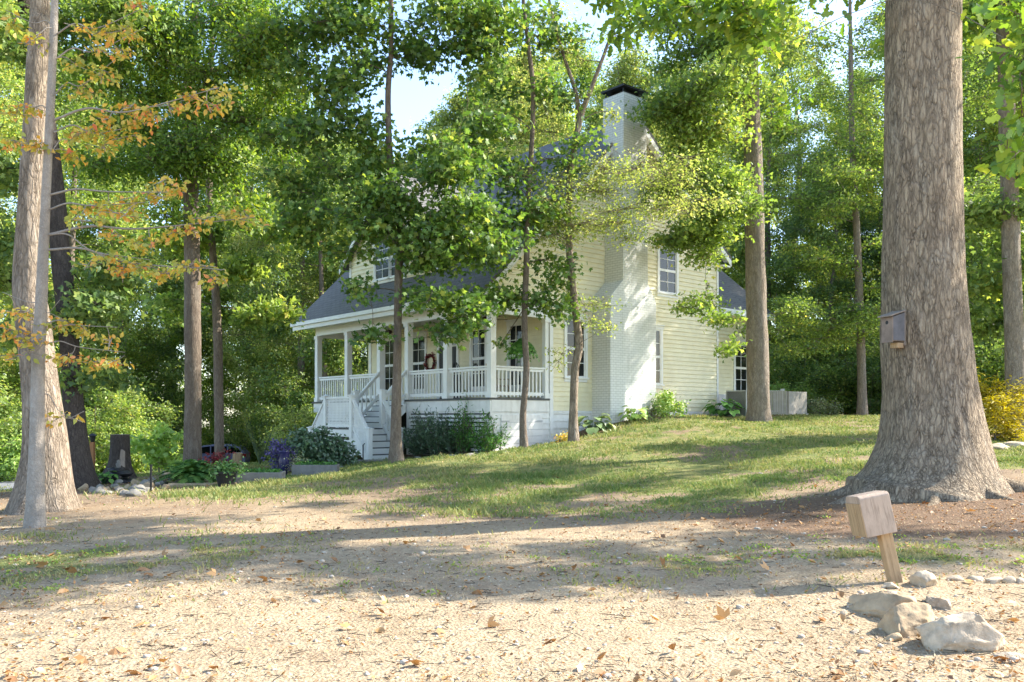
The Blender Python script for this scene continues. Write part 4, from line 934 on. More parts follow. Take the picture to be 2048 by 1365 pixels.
protos = [wood_tree(25, 5.2, 2.0, 101, L_WOOD, B_BROWN), wood_tree(28, 5.6, 4.0, 102, L_WOOD, B_GREY), wood_tree(22, 5.0, 1.0, 103, L_WOOD, B_BROWN), wood_tree(29, 5.4, 6.5, 104, L_OAK, B_DARK), wood_tree(17, 4.4, .8, 105, L_DARK, B_BROWN, 70000, ncl=100),
          wood_tree(19, 4.8, 1.2, 106, L_YEL, B_GREY, 75000, .135, 100)]
used = [False]*6
def place(protos, used, i, px, Y, s, rz, label, group, z=None):
    o = protos[i] if not used[i] else copy_tree(protos[i]); used[i] = True
    x = (px-CX)/F*Y; o.location = (x, Y, gz1(x, Y) if z is None else z); o.rotation_euler = (0, 0, rz); o.scale = (s, s, s*1.0)
    o['label'] = label; o['group'] = group
    return o
GB = 'trees of the woods behind the house'
KIND = ['mid green', 'tall mid green', 'mid green', 'bright green', 'dark green', 'yellow-green']
rgw = np.random.default_rng(77)
zone = lambda px: 'beyond the stump' if px < 620 else 'behind the house' if px < 1480 else 'beyond the deck screen'
WT = [(-60,40,0,1.),(40,52,1,1.05),(130,44,2,1.),(215,58,0,1.1),(240,50,4,1.05),(345,62,3,1.1),(420,66,0,.95),(500,62,2,1.05),(540,60,1,1.05),(600,50,5,.95),(655,46,4,1.0),(690,64,0,1.),(620,70,3,1.0),
      (740,58,2,1.0),(800,62,5,1.2),(860,66,2,1.05),(915,60,5,1.25),(970,60,2,1.1),(1020,56,5,1.3),(1080,62,0,1.1),(1150,66,3,1.1),(1225,58,0,1.0),(1270,54,5,1.3),(1310,62,2,1.1),(1365,56,1,.9),(1440,62,0,1.05),
      (1530,50,2,.9),(1590,58,1,.95),(1650,47,4,.9),(1700,60,0,1.05),(1760,50,5,.85),(1830,54,1,1.0),(1890,46,4,1.05),(1950,44,0,.95),(2010,50,1,1.),(2070,40,2,1.),(2120,48,3,1.),(-150,46,1,1.),(2200,46,1,1.)]
for px, Y, i, s in WT:
    place(protos, used, i, px, Y, s*rgw.uniform(.94, 1.06), rgw.uniform(0, 6.28), f'{KIND[i]} leafy tree in the woods {zone(px)}', GB)
# low woodland shrubs and saplings
def bush(name, label, catg, loc, clumps, lm, tmpl, ls, seed, stems=None, group=None, upb=1.0, bm=None, lk=14, droop=.25, outk=True):
    """clumps in metres relative to loc"""
    rg = np.random.default_rng(seed); loc = np.array(loc, float)
    t = empty(name, loc, label, catg, group)
    h = max(c[2] for c in clumps)
    sp = cat([(0,0,-.1,.035), (0,0,.05,.03), (0,0,h*.5,.022), (0,0,h*.9,.01)], 14)
    V, Fc, pos, od, ct = grow(clumps, sp, rg, 0.0, lk)
    z = np.zeros(3)
    leaves('foliage', lm, t, z, pos, ls*rg.uniform(.65, 1.25, len(pos)), tmpl, rg, upb, od if outk else None, np.clip(rg.beta(1.6, 2.4, len(pos))+ct, 0, 1), droop)
    v, f = tube(sp[:, :3], sp[:, 3], 6); f = np.array(f)
    link('stem', npmesh('stem', np.concatenate([v, V]), np.concatenate([f, Fc+len(v)]), bm or B_BROWN), t)
    return t
def mound(w, h, n, nl, seed, low=.15):
    rg = np.random.default_rng(seed); c = []
    for i in range(n):
        a = rg.uniform(0, 6.28); q = w*math.sqrt(rg.random())*.85
        z = h*(low+(1-low)*rg.random()*math.sqrt(max(.05, 1-(q/w)**2)))
        c.append((q*math.cos(a), q*math.sin(a), z, w*.3, h*.14, nl//n))
    return c
sp0 = []
for k, (lm, w, h, nl) in enumerate(((L_WOOD, 2.6, 4.2, 9000), (L_DARK, 2.4, 3.4, 8000), (L_LIME, 1.9, 2.0, 5500))):
    sp0.append(bush('woodland_shrub', 'x', 'shrub', (0, 0, 0), mound(w, h, 34, int(nl*1.7), 200+k), lm, OVAL, .125, 210+k))
usd = [False]*3
SK = ['mid green bushy shrub', 'dark green bushy shrub', 'bright lime low shrub']
SH = [(0,38,0),(70,34,2),(120,42,1),(190,36,0),(250,44,2),(250,40,1),(290,40,2),(290,54,0),(480,60,2),(540,60,0),(655,46,2),(560,58,1),(640,50,0),(640,42,1),(690,50,0),(730,46,2),(-60,34,1),(40,50,0),(230,60,1),(410,66,0),(450,58,1),
      (1560,44,1),(1610,42,0),(1650,45,1),(1690,42,1),(1735,43,0),(1780,40,1),(1620,50,2),(1830,42,0),(1890,38,1),(1940,40,1),(1990,36,0),(2050,36,1),(2110,34,0),(1585,41,2)]
for px, Y, i in SH:
    o = place(sp0, usd, i, px, Y, rgw.uniform(.8, 1.25), rgw.uniform(0, 6.28), f'{SK[i]} at the edge of the woods {zone(px)}', 'woodland edge shrubs')
# the far wood that reads as one mass
rgf = np.random.default_rng(55); nf_ = 90000
cx = rgf.uniform(-110, 110, 700); cy = rgf.uniform(82, 110, 700); cz = rgf.uniform(0, 1, 700)**.8*21-3
j = rgf.integers(0, 700, nf_); pos = np.stack([cx[j], cy[j], cz[j]], -1)+rgf.normal(0, 1, (nf_, 3))*[2.6, 1.6, 1.1]
tag(leaves('far_woods', L_WOOD, None, np.zeros(3), pos, rgf.uniform(.35, .6, nf_), OVAL, rgf, .8, None, np.clip(rgf.beta(1.6, 2.4, nf_)+rgf.normal(0, .12, 700)[j], 0, 1)),
    'far leafy wood seen through gaps between the nearer trees', 'woods', kind='stuff')
# ---------------------------------------------------------------- shrubs and plants by the house
def gp(px, py, Y):
    p = P(px, py, Y); p[2] = gz1(p[0], p[1]); return p
def willow(label, px, Y, w, h, seed, n=900):
    """upright, many-stemmed shrub"""
    rg = np.random.default_rng(seed); loc = gp(px, 900, Y); t = empty('upright_shrub', loc, label, 'shrub', 'upright shrubs along the porch skirt')
    ns = 60; s = rg.normal(0, .10, (ns, 3))*[1, 1, 0]; a = rg.uniform(0, 6.28, ns); q = w*rg.random(ns)**.6
    e = np.stack([q*np.cos(a), q*np.sin(a), h*(1.05-.5*(q/w)**1.5)*rg.uniform(.45, 1.1, ns)], -1)
    v, f = twig_tubes(s-[0, 0, .05], e, .008, .003); link('stem', npmesh('stem', v, f, B_BROWN), t)
    j = rg.integers(0, ns, n); u = rg.uniform(.12, 1, n)[:, None]
    pos = s[j]*(1-u)+e[j]*u+rg.normal(0, .05, (n, 3)); d = unit(e[j]-s[j])
    leaves('foliage', L_SHRUB if seed % 2 else L_FERN, t, np.zeros(3), pos, rg.uniform(.08, .15, n), NARROW, rg, .3, d, None, -.15)
willow('dense dark upright shrub at the stairs end of the porch skirt', 838, 26.9, .62, 1.35, 301, 2300)
willow('dense dark upright shrub in the middle of the porch skirt', 878, 26.3, .85, 1.5, 303, 3400)
willow('tall open shrub with a shoot reaching the porch floor', 928, 25.6, .5, 1.75, 302, 1300)
willow('small dark shrub tucked between the tall open shrub and the skirt', 908, 26.0, .45, 1.0, 305, 1300)
willow('sparse feathery upright shrub at the porch corner beside the hatch doors', 972, 24.6, .75, 1.2, 304, 1500)
# hostas and foundation shrubs
def rosette(name, label, catg, loc, n, L, mat, seed, tmpl=ROUND, up=.75, w=1.0, group=None):
    """arching leaves on stalks from one crown"""
    rg = np.random.default_rng(seed); t = empty(name, loc, label, catg, group)
    a = rg.uniform(0, 6.28, n); ring = rg.random(n)**.6; el = R(78)-ring*R(62)
    d = np.stack([np.cos(a)*np.cos(el), np.sin(a)*np.cos(el), np.sin(el)], -1); l = L*rg.uniform(.7, 1.1, n)
    p = d*l[:, None]; v, f = twig_tubes(np.zeros((n, 3))-[0, 0, .03], p, .008, .005); link('stalk', npmesh('stalk', v, f, mat), t)
    hor = np.stack([np.cos(a), np.sin(a), -ring*.9], -1); nr = unit(np.stack([np.cos(a)*.5*ring, np.sin(a)*.5*ring, np.ones(n)], -1)+rg.normal(0, .18, (n, 3)))
    tt = unit(hor-nr*(hor*nr).sum(1)[:, None]); b = np.cross(tt, nr); tv, tf = tmpl
    s = (l*up)[:, None, None]
    V = p[:, None]+(tv[None, :, 0:1]*b[:, None]*w+tv[None, :, 1:2]*tt[:, None]+tv[None, :, 2:3]*nr[:, None])*s
    Fc = (tf[None]+np.arange(n)[:, None, None]*len(tv)).reshape(-1, 4)
    link('foliage', npmesh('foliage', V.reshape(-1, 3), Fc, mat, np.repeat(np.clip(rg.beta(2, 2, n), 0, 1), len(tf))), t)
    return t
rosette('hosta', 'big-leaved blue-green hosta at the left foot of the chimney, nearest the forked tree', 'hosta', gp(1186, 855, 26.), 46, .55, leafmat('blue_hosta_leaf', [(.07,.15,.05), (.13,.24,.07), (.22,.32,.10), (.40,.43,.16)], .3, .08), 401, up=.62)
rosette('hosta', 'yellow-green hosta in front of the white chimney base', 'hosta', gp(1268, 848, 27.), 44, .45, L_HOSTA, 402, up=.55)
rosette('hosta', 'large dark green hosta under the meter box of the rear wing', 'hosta', gp(1447, 830, 31.), 46, .62, L_FERN, 403, up=.55)
b = gp(1332, 838, 28.3)
bush('garden_shrub', 'rounded yellow-green shrub right of the chimney base', 'shrub', b, mound(.5, .75, 14, 1500, 61), L_HOSTA, OVAL2, .10, 62)
b = gp(1303, 842, 28.)
bush('garden_shrub', 'small brownish twiggy shrub against the chimney corner', 'shrub', b, mound(.28, .5, 8, 260, 63), L_PALE, OVAL, .05, 64)
b = gp(1120, 884, 24.8)
bush('garden_shrub', 'small rusty low shrub left of the forked tree base', 'shrub', b, mound(.32, .3, 8, 420, 65), L_ORANGE, OVAL, .06, 66)
b = gp(1990, 880, 21.5)
bush('golden_shrub', 'feathery golden shrub behind the right side of the oak', 'shrub', b, mound(1.0, 1.55, 30, 5200, 67, .05)+[(.8,.2,1.3,.5,.2,300),(-.7,0,1.5,.5,.15,260)], leafmat('golden_leaf', [(.20,.20,.02), (.36,.32,.03), (.50,.42,.04), (.58,.48,.08)], .4), NARROW, .14, 68, upb=1.6)
b = gp(1640, 838, 36.)
bush('garden_shrub', 'pale dry shrub at the end of the grey deck screen', 'shrub', b, mound(.8, .8, 10, 900, 69), L_PALE, OVAL, .1, 70)
# bed beside the stairs
for k, (px, Y, w, h, n, lab) in enumerate(((628, 24.4, .75, 1.35, 2600, 'tall dark glossy shrub against the stair landing'), (668, 24.2, .55, .75, 1400, 'low dark glossy shrub at the foot of the stair landing'), (590, 23.8, .6, .9, 1700, 'dark glossy shrub behind the blue pot'))):
    bush('glossy_shrub', lab, 'shrub', gp(px, 930, Y), mound(w, h, 18, n, 80+k), L_SHRUB, OVAL2, .12, 90+k, upb=.7)
bush('salvia', 'purple-leaved plant beside the blue pot', 'plant', gp(563, 930, 23.2), mound(.38, .95, 12, 800, 86), L_BLUE, OVAL2, .08, 96)
bush('coleus', 'dark red leafy plant at the base of the tree in front of the car', 'plant', gp(440, 945, 24.), mound(.38, .55, 10, 520, 87), L_RED, OVAL2, .12, 97)
bush('pale_bush', 'dry pinkish bush between blue pot and stone trough', 'plant', gp(588, 945, 22.6), mound(.3, .5, 8, 300, 88), L_PALE, OVAL, .06, 98)
bush('lime_bush', 'big-leaved lime bush beside the trunk behind the fern', 'shrub', gp(318, 930, 32.), mound(.95, 1.8, 18, 800, 89), L_LIME, ROUND, .21, 99)
for k, (px, Y, lab) in enumerate(((562, 34., 'sunny yellow-green weeds behind the stone troughs'), (585, 40., 'sunny yellow-green weeds right of the parked car'), (590, 33., 'yellow-green leafy sapling beside the stair landing'))):
    bush('weedy_bush', lab, 'shrub', gp(px, 920, Y), mound(1.0, 1.1 if k < 2 else 2.2, 14, 1600, 110+k), L_YEL, OVAL, .11, 120+k)
# arching plume grass
rgp = np.random.default_rng(31); t = empty('plume_grass', gp(520, 910, 30.), 'arching tan plume grass between the car and the stairs', 'grass clump')
a = rgp.uniform(0, 6.28, 60); l = rgp.uniform(.8, 1.9, 60); e = np.stack([np.cos(a)*l*.35, np.sin(a)*l*.35, l], -1); v, f = twig_tubes(np.zeros((60, 3)), e, .007, .002)
link('stalk', npmesh('stalk', v, f, L_PALE), t)
jj = rgp.integers(0, 60, 240); leaves('plume', L_ORANGE, t, np.zeros(3), e[jj]*rgp.uniform(.9, 1.03, (240, 1)), rgp.uniform(.05, .12, 240), NARROW, rgp, .1, unit(e[jj]), np.full(240, .15), -.3)
# big fern-like clump, potted fern and hanging fern
def fern(name, label, catg, loc, n, L, mat, seed, drop=1.0, el0=70, k=9, wid=.16, flat=1.0):
    rg = np.random.default_rng(seed); t = empty(name, loc, label, catg)
    V, Fc, T = [], [], []; nv = 0
    for i in range(n):
        a = rg.uniform(0, 6.28); el = R(rg.uniform(30, el0)); l = L*rg.uniform(.65, 1.1); d = np.array([math.cos(a), math.sin(a), 0]); s = np.array([-d[1], d[0], 0])
        u = np.linspace(0, 1, k); c = d*(u*l*math.cos(el))[:, None]+np.array([0, 0, 1.])*(u*l*math.sin(el)-drop*l*u**2.2*.85)[:, None]
        tn = rg.beta(1.6, 2.2); tg = unit(np.gradient(c, axis=0))
        for q in range(1, k):
            w = wid*l*(math.sin(math.pi*min(1, .15+.85*(q/k)))**.7)
            for sg in (-1, 1):
                for h in (0, .5):
                    p = c[q]-tg[q]*(l/k)*h; e = p+s*sg*w*flat+tg[q]*w*.45-np.array([0, 0, .18*w]); g_ = tg[q]*l/k*.2
                    V += [p-g_, p+g_, e]; V.append((p+e)/2-g_*1.2); Fc.append((nv, nv+1, nv+2, nv+3)); nv += 4; T.append(tn)
    link('fronds', npmesh('fronds', np.array(V), np.array(Fc), mat, np.array(T)), t)
    return t
fern('fern', 'large arching green fern clump at the foot of the tall brown trunk', 'fern', gp(385, 975, 20.3), 190, 1.12, leafmat('bright_fern_leaf', [(.03,.09,.015), (.06,.16,.025), (.12,.25,.04), (.22,.34,.08)], .35), 501, .62, 84, wid=.13)
pot = MB(); b = gp(452, 965, 19.3)
pt = empty('potted_plant', b, 'black plastic pot of trailing green leaves beside the stone trough', 'potted plant')
def lathe(rows, k=20, c=(0,0,0)):
    m = MB(); r_ = np.array(rows, float); a = np.arange(k)*2*math.pi/k
    v = [(c[0]+r*math.cos(q), c[1]+r*math.sin(q), c[2]+z) for r, z in r_ for q in a]
    f = [(i*k+j, i*k+(j+1) % k, (i+1)*k+(j+1) % k, (i+1)*k+j) for i in range(len(r_)-1) for j in range(k)]
    return m.add(v, f)
lathe([(0,0),(.17,0),(.23,.3),(.25,.3),(.25,.34),(.21,.34),(.2,.28),(0,.28)]).build('pot', DARKM, pt, smooth=False)
rgq = np.random.default_rng(9); q = rgq.normal(0, 1, (420, 3))*[.17, .17, .09]+[0, 0, .40]
leaves('foliage', leafmat('pot_leaf', [(.05,.13,.03), (.10,.22,.05), (.2,.33,.1), (.3,.42,.18)], .35), pt, np.zeros(3), q, rgq.uniform(.06, .12, 420), OVAL2, rgq, 1.0)
hf = hw(.06, 1.15, 2.1); hp = fern('hanging_fern', 'bushy fern hanging in a basket in the side opening of the porch', 'hanging fern', hf+[0, 0, .05], 260, .62, L_FERN, 502, 1.5, 100, wid=.2)
m = lathe([(0,-.22),(.1,-.2),(.17,-.02),(.15,-.02),(.0,-.1)]); m.tube([(0,0,-.05),(.0,0,.97)], .006, 5); 
for q in (0, 2.1, 4.2): m.tube([(.16*math.cos(q), .16*math.sin(q), -.02), (0, 0, .45)], .004, 4)
m.build('basket', DARKM, hp)
# ---------------------------------------------------------------- things on and near the house
def fan(label, x, y, rz):
    t = empty('ceiling_fan', hw(x, y, 3.3), label, 'ceiling fan', rz=rz)
    m = lathe([(0,0),(.07,0),(.07,-.03),(.015,-.05),(.015,-.18),(.11,-.2),(.12,-.29),(.06,-.33),(0,-.33)], 18); m.build('motor', FANM, t, smooth=True)
    m = lathe([(0,-.331),(.09,-.335),(.085,-.39),(.04,-.43),(0,-.435)], 18); m.build('light_bowl', W_WHITE, t, smooth=True)
    for i in range(5):
        a = i*2*math.pi/5; d = np.array([math.cos(a), math.sin(a), 0]); s = np.array([-d[1], d[0], .12]); z = np.array([0, 0, -.25])
        b = MB(); b.prism([d*.12-s*.03+z, d*.2-s*.06+z, d*.68-s*.075+z, d*.7+z, d*.68+s*.075+z, d*.2+s*.06+z, d*.12+s*.03+z], (0, 0, -.012)); b.build('blade', FANM, t)
fan('dark ceiling fan near the hanging fern under the porch roof', -1.6, 1.1, .3)
fan('dark ceiling fan over the top of the stairs under the porch roof', -7.2, 1.1, .9)
p = hw(-6.28, 2.28, 1.95)
t = empty('wreath', p, 'round twig wreath on the yellow wall left of the door', 'wreath', rz=math.atan2(-.7569, .6536))
q = rgq.random(260)*6.28; rr = .26+rgq.normal(0, .035, 260); pos = np.stack([rr*np.cos(q), rgq.normal(-.02, .02, 260), rr*np.sin(q)], -1)
m = MB(); aa = np.linspace(0, 6.28, 25); m.tube(np.stack([.25*np.cos(aa), 0*aa-.01, .25*np.sin(aa)], -1), .03, 6, cap=False); m.build('ring', FANM, t)
leaves('sprigs', L_RED, t, np.zeros(3), pos, rgq.uniform(.05, .1, 260), OVAL2, rgq, .2, unit(pos))
p = hw(-4.25, 1.9, FL); t = empty('lantern', p, 'black open-frame lantern on a stand beside the front door', 'lantern')
m = MB(); m.box(-.2, .2, -.2, .2, 0, .62); m.build('stand', DARKM, t, bevel=.01)
m = lathe([(0,.621),(.22,.621),(.22,.65),(.20,.67),(.20,.86),(.22,.88),(0,.88)], 14); m.build('bowl', DARKM, t)
m = MB()
for i in range(6):
    a = i*math.pi/3; m.tube([(.2*math.cos(a), .2*math.sin(a), .88), (.16*math.cos(a), .16*math.sin(a), 1.12), (.03*math.cos(a), .03*math.sin(a), 1.3)], .012, 5)
m.build('cage', DARKM, t)
p = hw(-1.55, 1.55, FL); t = empty('porch_chair', p, 'wooden slat-backed chair behind the porch rail by the corner post', 'chair', rz=-2.2)
SLAT = paint('chair_wood', (.50,.38,.24), .15, .6)
m = MB(); m.box(-.28, .28, -.26, .26, .4, .44); m.build('seat', SLAT, t)
m = MB()
for i in range(6): m.box(-.27+i*.1, -.21+i*.1, -.27, -.245, .44, 1.05)
m.box(-.29, .29, -.28, -.24, 1.05, 1.12); m.build('backrest', SLAT, t)
for sx in (-1, 1):
    for sy in (-1, 1):
        m = MB(); m.box(sx*.25-.025, sx*.25+.025, sy*.24-.025, sy*.24+.025, .0, .4); m.build('leg', SLAT, t)
    m = MB(); m.box(sx*.3-.03, sx*.3+.03, -.27, .27, .62, .65); m.box(sx*.3-.02, sx*.3+.02, .2, .24, .4, .62); m.build('armrest', SLAT, t)
# condenser unit, deck rail and screen behind the lawn tree
b = gp(1486, 828, 31.5)
t = empty('condenser_unit', b, 'grey louvred air conditioner against the rear wing', 'air conditioner', rz=math.atan2(-.7569, .6536))
m = MB(); m.box(-.4, .4, -.4, .4, .04, .9); m.build('body', DARKM, t)
m = MB()
for i in range(22): m.box(-.42, .42, -.42, .42, .06+i*.038, .075+i*.038)
m.box(-.43, .43, -.43, .43, .9, .95); m.box(-.44, .44, -.44, .44, 0, .04)
for sx in (-1, 1):
    for sy in (-1, 1): m.box(sx*.42-.02, sx*.42+.02, sy*.42-.02, sy*.42+.02, .041, .899)
m.build('louvre_casing', METALM, t)
sx0, sy0 = 10.2, 34.6
t = empty('deck_screen', (sx0, sy0, gz1(sx0, sy0)), 'grey vertical-board screen standing behind the lawn tree', 'screen')
def boards(mb, p, q, z0, z1, w=.085, g_=.012):
    p, q = np.array(p, float), np.array(q, float); L = np.linalg.norm(q-p); d = (q-p)/L; n = int(L/(w+g_)); s = np.array([-d[1], d[0]])*.02
    for i in range(n):
        a = p+d*(i*(w+g_)); c = a+d*w
        mb.prism([(*a, z0), (*c, z0), (*c, z1), (*a, z1)], (*s, 0))
zz = gz1(sx0, sy0)
m = MB(); boards(m, (-.2, .3), (.95, -.05), .08, .98); m.build('board_panel', FENCEM, t)
m = MB(); boards(m, (.95, -.05), (2.05, .9), .08, .96); m.build('board_panel', FENCEM, t)
for x, y in ((.95, .0), (2.0, .93), (-.2, .36)):
    m = MB(); m.box(x-.03, x+.03, y+.02, y+.08, -.3, .95); m.build('post', FENCEM, t)
m = MB(); m.beam((-.2, .3, .05), (.95, -.05, .05), .06, .06); m.beam((.95, -.05, .05), (2.05, .9, .05), .06, .06); m.build('bottom_rail', FENCEM, t)
t = empty('deck_railing', (sx0-.6, sy0+2.4, -.1), 'white balustrade of a rear deck showing above the grey screen', 'railing')
m = MB(); m.beam((-1.5, .3, 1.16), (2.0, -.1, 1.16), .12, .06); m.build('top_rail', W_WHITE, t)
m = MB(); m.beam((-1.5, .3, .3), (2.0, -.1, .3), .06, .08); m.build('bottom_rail', W_WHITE, t)
for i in range(30):
    u = (i+.5)/30; x, y = -1.5+3.5*u, .3-.4*u; m = MB(); m.box(x-.02, x+.02, y-.02, y+.02, .34, 1.13); m.build('baluster', W_WHITE, t)
m = MB(); m.box(1.95, 2.1, -.2, -.05, -.3, 1.26); m.build('post', W_WHITE, t)
m = MB(); m.box(-1.5, 2.0, -.1, .3, -.5, .1); m.build('deck_edge', FENCEM, t)
# birdhouse on the oak
b = P(1786, 655, OY-.42)
t = empty('birdhouse', b, 'weathered grey wooden birdhouse fixed to the oak trunk', 'birdhouse', rz=R(-66)); t.scale = (.84, .84, .88)
def panel(name, poly, d, mat=WOODM): m = MB(); m.prism(poly, d); return m.build(name, mat, t, bevel=.004)
w_, dp, h0, hf_, hbk = .125, .15, -.27, .17, .25
panel('front_panel', [(-w_, -dp, h0), (w_, -dp, h0), (w_, -dp, hf_), (-w_, -dp, hf_)], (0, .02, 0), paint('birdhouse_front', (.26,.20,.16), .3, .85, 5, .4))
for s in (-1, 1): panel('side_panel', [(s*(w_-.0), -dp+.021, h0+.03), (s*w_, dp, h0+.03), (s*w_, dp, hbk), (s*w_, -dp+.021, hf_)], (-s*.02, 0, 0), paint('birdhouse_side', (.15,.145,.15), .3, .85, 5, .4))
panel('back_board', [(-w_, dp+.001, h0-.05), (w_, dp+.001, h0-.05), (w_, dp+.001, hbk+.02), (-w_, dp+.001, hbk+.02)], (0, .03, 0))
panel('floor_board', [(-w_+.021, -dp+.021, h0+.02), (w_-.021, -dp+.021, h0+.02), (w_-.021, dp, h0+.02), (-w_+.021, dp, h0+.02)], (0, 0, .02))
panel('roof', [(-w_-.03, -dp-.07, hf_-.005), (w_+.03, -dp-.07, hf_-.005), (w_+.03, dp, hbk+.022), (-w_-.03, dp, hbk+.022)], (0, 0, .024))
m = MB(); a = np.linspace(0, 2*math.pi, 17)[:-1]; m.prism([(.033*math.cos(q), -dp-.002, .075+.033*math.sin(q)) for q in a], (0, .001, 0)); m.build('entrance_hole', DARKM, t)
m = MB(); m.box(-.06, .1, .0, dp, h0-.09, h0-.001); m.box(-.05, .05, dp+.03, dp+.22, h0+.05, hbk-.02); m.build('bracket', POSTM, t, bevel=.004)
# wooden box on a leaning post
b = P(1790, 1158, 7.5); b[2] = gz1(b[0], b[1])
t = empty('post_box', b, 'wooden box with a rounded top on a leaning wooden stake', 'post box', rz=R(27)); t.rotation_euler = (R(-4), R(-11), R(3))
m = MB(); m.box(-.052, .052, -.045, .045, -.3, .52); m.build('stake', POSTM, t, bevel=.006)
a = np.linspace(0, math.pi/2, 6); r_ = .055
bx_ = -.075
prof = [(-.13, .44), (.16, .44)]+[(.16-r_+r_*math.cos(q), .80-r_+r_*math.sin(q)) for q in a]+[(-.13+r_-r_*math.cos(q), .80-r_*.6+r_*.6*math.sin(q)) for q in a[::-1]]
m = MB(); m.prism([(bx_-.135, y, z) for y, z in prof], (.27, 0, 0))
t2 = m.build('box', BOXM, t, bevel=.006)
m = MB()
for y0, y1 in ((-.125, -.005), (.005, .155)): m.box(bx_-.143, bx_-.1355, y0, y1, .45, .735)
m.build('side_board', POSTM, t)
# ---------------------------------------------------------------- rocks
def ico(n=3):
    bm_ = __import__('bmesh').new(); __import__('bmesh').ops.create_icosphere(bm_, subdivisions=n, radius=1)
    v = np.array([q.co[:] for q in bm_.verts]); f = np.array([[l.index for l in q.verts] for q in bm_.faces]); bm_.free(); return v, f
ICO3, ICO2, ICO1, ICO4 = ico(3), ico(2), ico(1), ico(5)
def rock(label, loc, sx, sy, sz, mat, seed, group=None, name='rock', sink=.35, rz=0, jag=.45, hi=False):
    v, f = ICO4 if hi else ICO3; rg = np.random.default_rng(seed); o = rg.uniform(0, 90, 3)
    n = fbm(v[:, 0]*1.3+o[0], v[:, 1]*1.3+o[1], v[:, 2]*1.3+o[2], seed, 5)
    q = v.copy()
    for k in range(22):                       # fractured facets
        d = unit(rg.normal(0, 1, 3)); c = rg.uniform(.5, .86); t_ = np.maximum(0, q@d-c); q -= t_[:, None]*d
    q = q*(1+jag*.8*(n-.5))[:, None]
    if hi: q *= (1+.22*(fbm(v[:, 0]*5+o[0], v[:, 1]*5, v[:, 2]*5, seed+3, 5)-.5))[:, None]
    q = q*[sx, sy, sz]; loc = np.array(loc, float); loc[2] += sz*(1-2*sink)*.5
    ob = link(name, npmesh(name, q, f, mat, smooth=False), None, loc); ob.rotation_euler = (0, 0, rz)
    return tag(ob, label, 'rock', group)
def onp(px, py): return onray(px, py)
rge0 = np.random.default_rng(19)
for k, (px, py, sx, sy, sz, mt, lab) in enumerate(((1930, 1282, .36, .26, .27, WROCK, 'large white and tan quartz rock nearest the bottom right corner'), (1825, 1256, .30, .24, .22, TROCK, 'brown pitted rock beside the large white quartz rock'),
     (1768, 1222, .36, .22, .2, TROCK, 'flat brown rock at the left of the rock heap'), (1780, 1168, .09, .08, .06, WROCK, 'pale rock wedged at the foot of the leaning stake'), (1845, 1165, .19, .13, .15, WROCK, 'white and orange rock just right of the leaning stake'),
     (1700, 1192, .06, .05, .045, WROCK, 'small white stone at the far end of the rock heap'), (1686, 1222, .045, .04, .04, WROCK, 'small round white stone in front of the rock heap'), (1870, 1205, .2, .1, .11, WROCK, 'low white rock behind the large quartz rock'), (2030, 1315, .14, .08, .05, WROCK, 'flat white stone at the bottom right corner'))):
    rock(lab, onp(px, py+8), sx, sy, sz, mt, 600+k, 'rocks heaped around the stake', hi=sx > .12, rz=k*1.1, sink=.44)
for k in range(16):
    px, py = rge0.uniform(1690, 1905), rge0.uniform(1175, 1300); z_ = rge0.uniform(.025, .07)
    rock('small stone among the larger rocks around the leaning stake', onp(px, py), z_*1.4, z_, z_*.8, WROCK if k % 3 else TROCK, 900+k, 'small stones around the stake', rz=k, sink=.35)
for k, px in enumerate((1912, 1950, 1985, 2022, 2045)):
    rock('oval white stone in the row right of the leaning stake', onp(px, 1163+k*1.5), .10, .055, .055, WROCK, 620+k, 'row of oval white stones', rz=-.3+k*.2, sink=.3)
rge = np.random.default_rng(66)
for k in range(64):
    px = 150+k*4.5+rge.uniform(-5, 5); py = 984-abs(k-24)*.4+rge.uniform(-20, 10)-(8 if k > 38 else 0)
    s = rge.uniform(.08, .19); rock('grey-brown edging stone around the pond bed below the stump', onp(px, py), s*1.2, s, s*.85, STONE if k % 3 else TROCK, 1640+k, 'stones edging the pond bed', rz=k, sink=.3)
for k, (px, py) in enumerate(((690, 935), (660, 948), (715, 930), (838, 917), (870, 914), (905, 913), (940, 911), (1010, 905), (548, 962), (470, 962))):
    s = .14 if k < 8 else .2; rock('flat grey edging stone along the bed in front of the porch', onp(px, py), s*1.7, s, s*.4, STONE, 680+k, 'flat edging stones by the porch', rz=k*.7, sink=.3)
for k, (px, py, s) in enumerate(((1995, 898, .26), (2030, 893, .3), (1965, 905, .16))):
    rock('pale rock below the golden shrub', onp(px, py), s*1.5, s, s*.5, WROCK, 700+k, 'pale rocks by the golden shrub', rz=k, sink=.35)
# stone troughs
def trough(label, px, py, Y, L, W, H, rz):
    b = gp(px, py, Y); t = empty('stone_trough', b, label, 'planter', rz=rz)
    m = MB()
    for x0, x1, y0, y1 in ((-L/2, L/2, -W/2, -W/2+.06), (-L/2, L/2, W/2-.06, W/2), (-L/2, -L/2+.06, -W/2+.06, W/2-.06), (L/2-.06, L/2, -W/2+.06, W/2-.06)): m.box(x0, x1, y0, y1, -.1, H)
    m.build('basin', TROUGH, t, bevel=.012)
    m = MB(); m.box(-L/2+.061, L/2-.061, -W/2+.061, W/2-.061, .0, H-.05); m.build('soil', DARKM, t)
    return t
t = trough('long low stone trough planted with ground cover beside the potted plant', 522, 962, 20.2, 1.05, .6, .24, .12)
q = rgq.uniform(-1, 1, (420, 3))*[.45, .22, .04]+[-.0, 0, .26]; leaves('plants', L_FERN, t, np.zeros(3), q, rgq.uniform(.04, .09, 420), OVAL2, rgq, 1.)
t = trough('mossy stone trough in front of the glossy shrubs', 632, 950, 22.2, 1.15, .55, .28, .08)
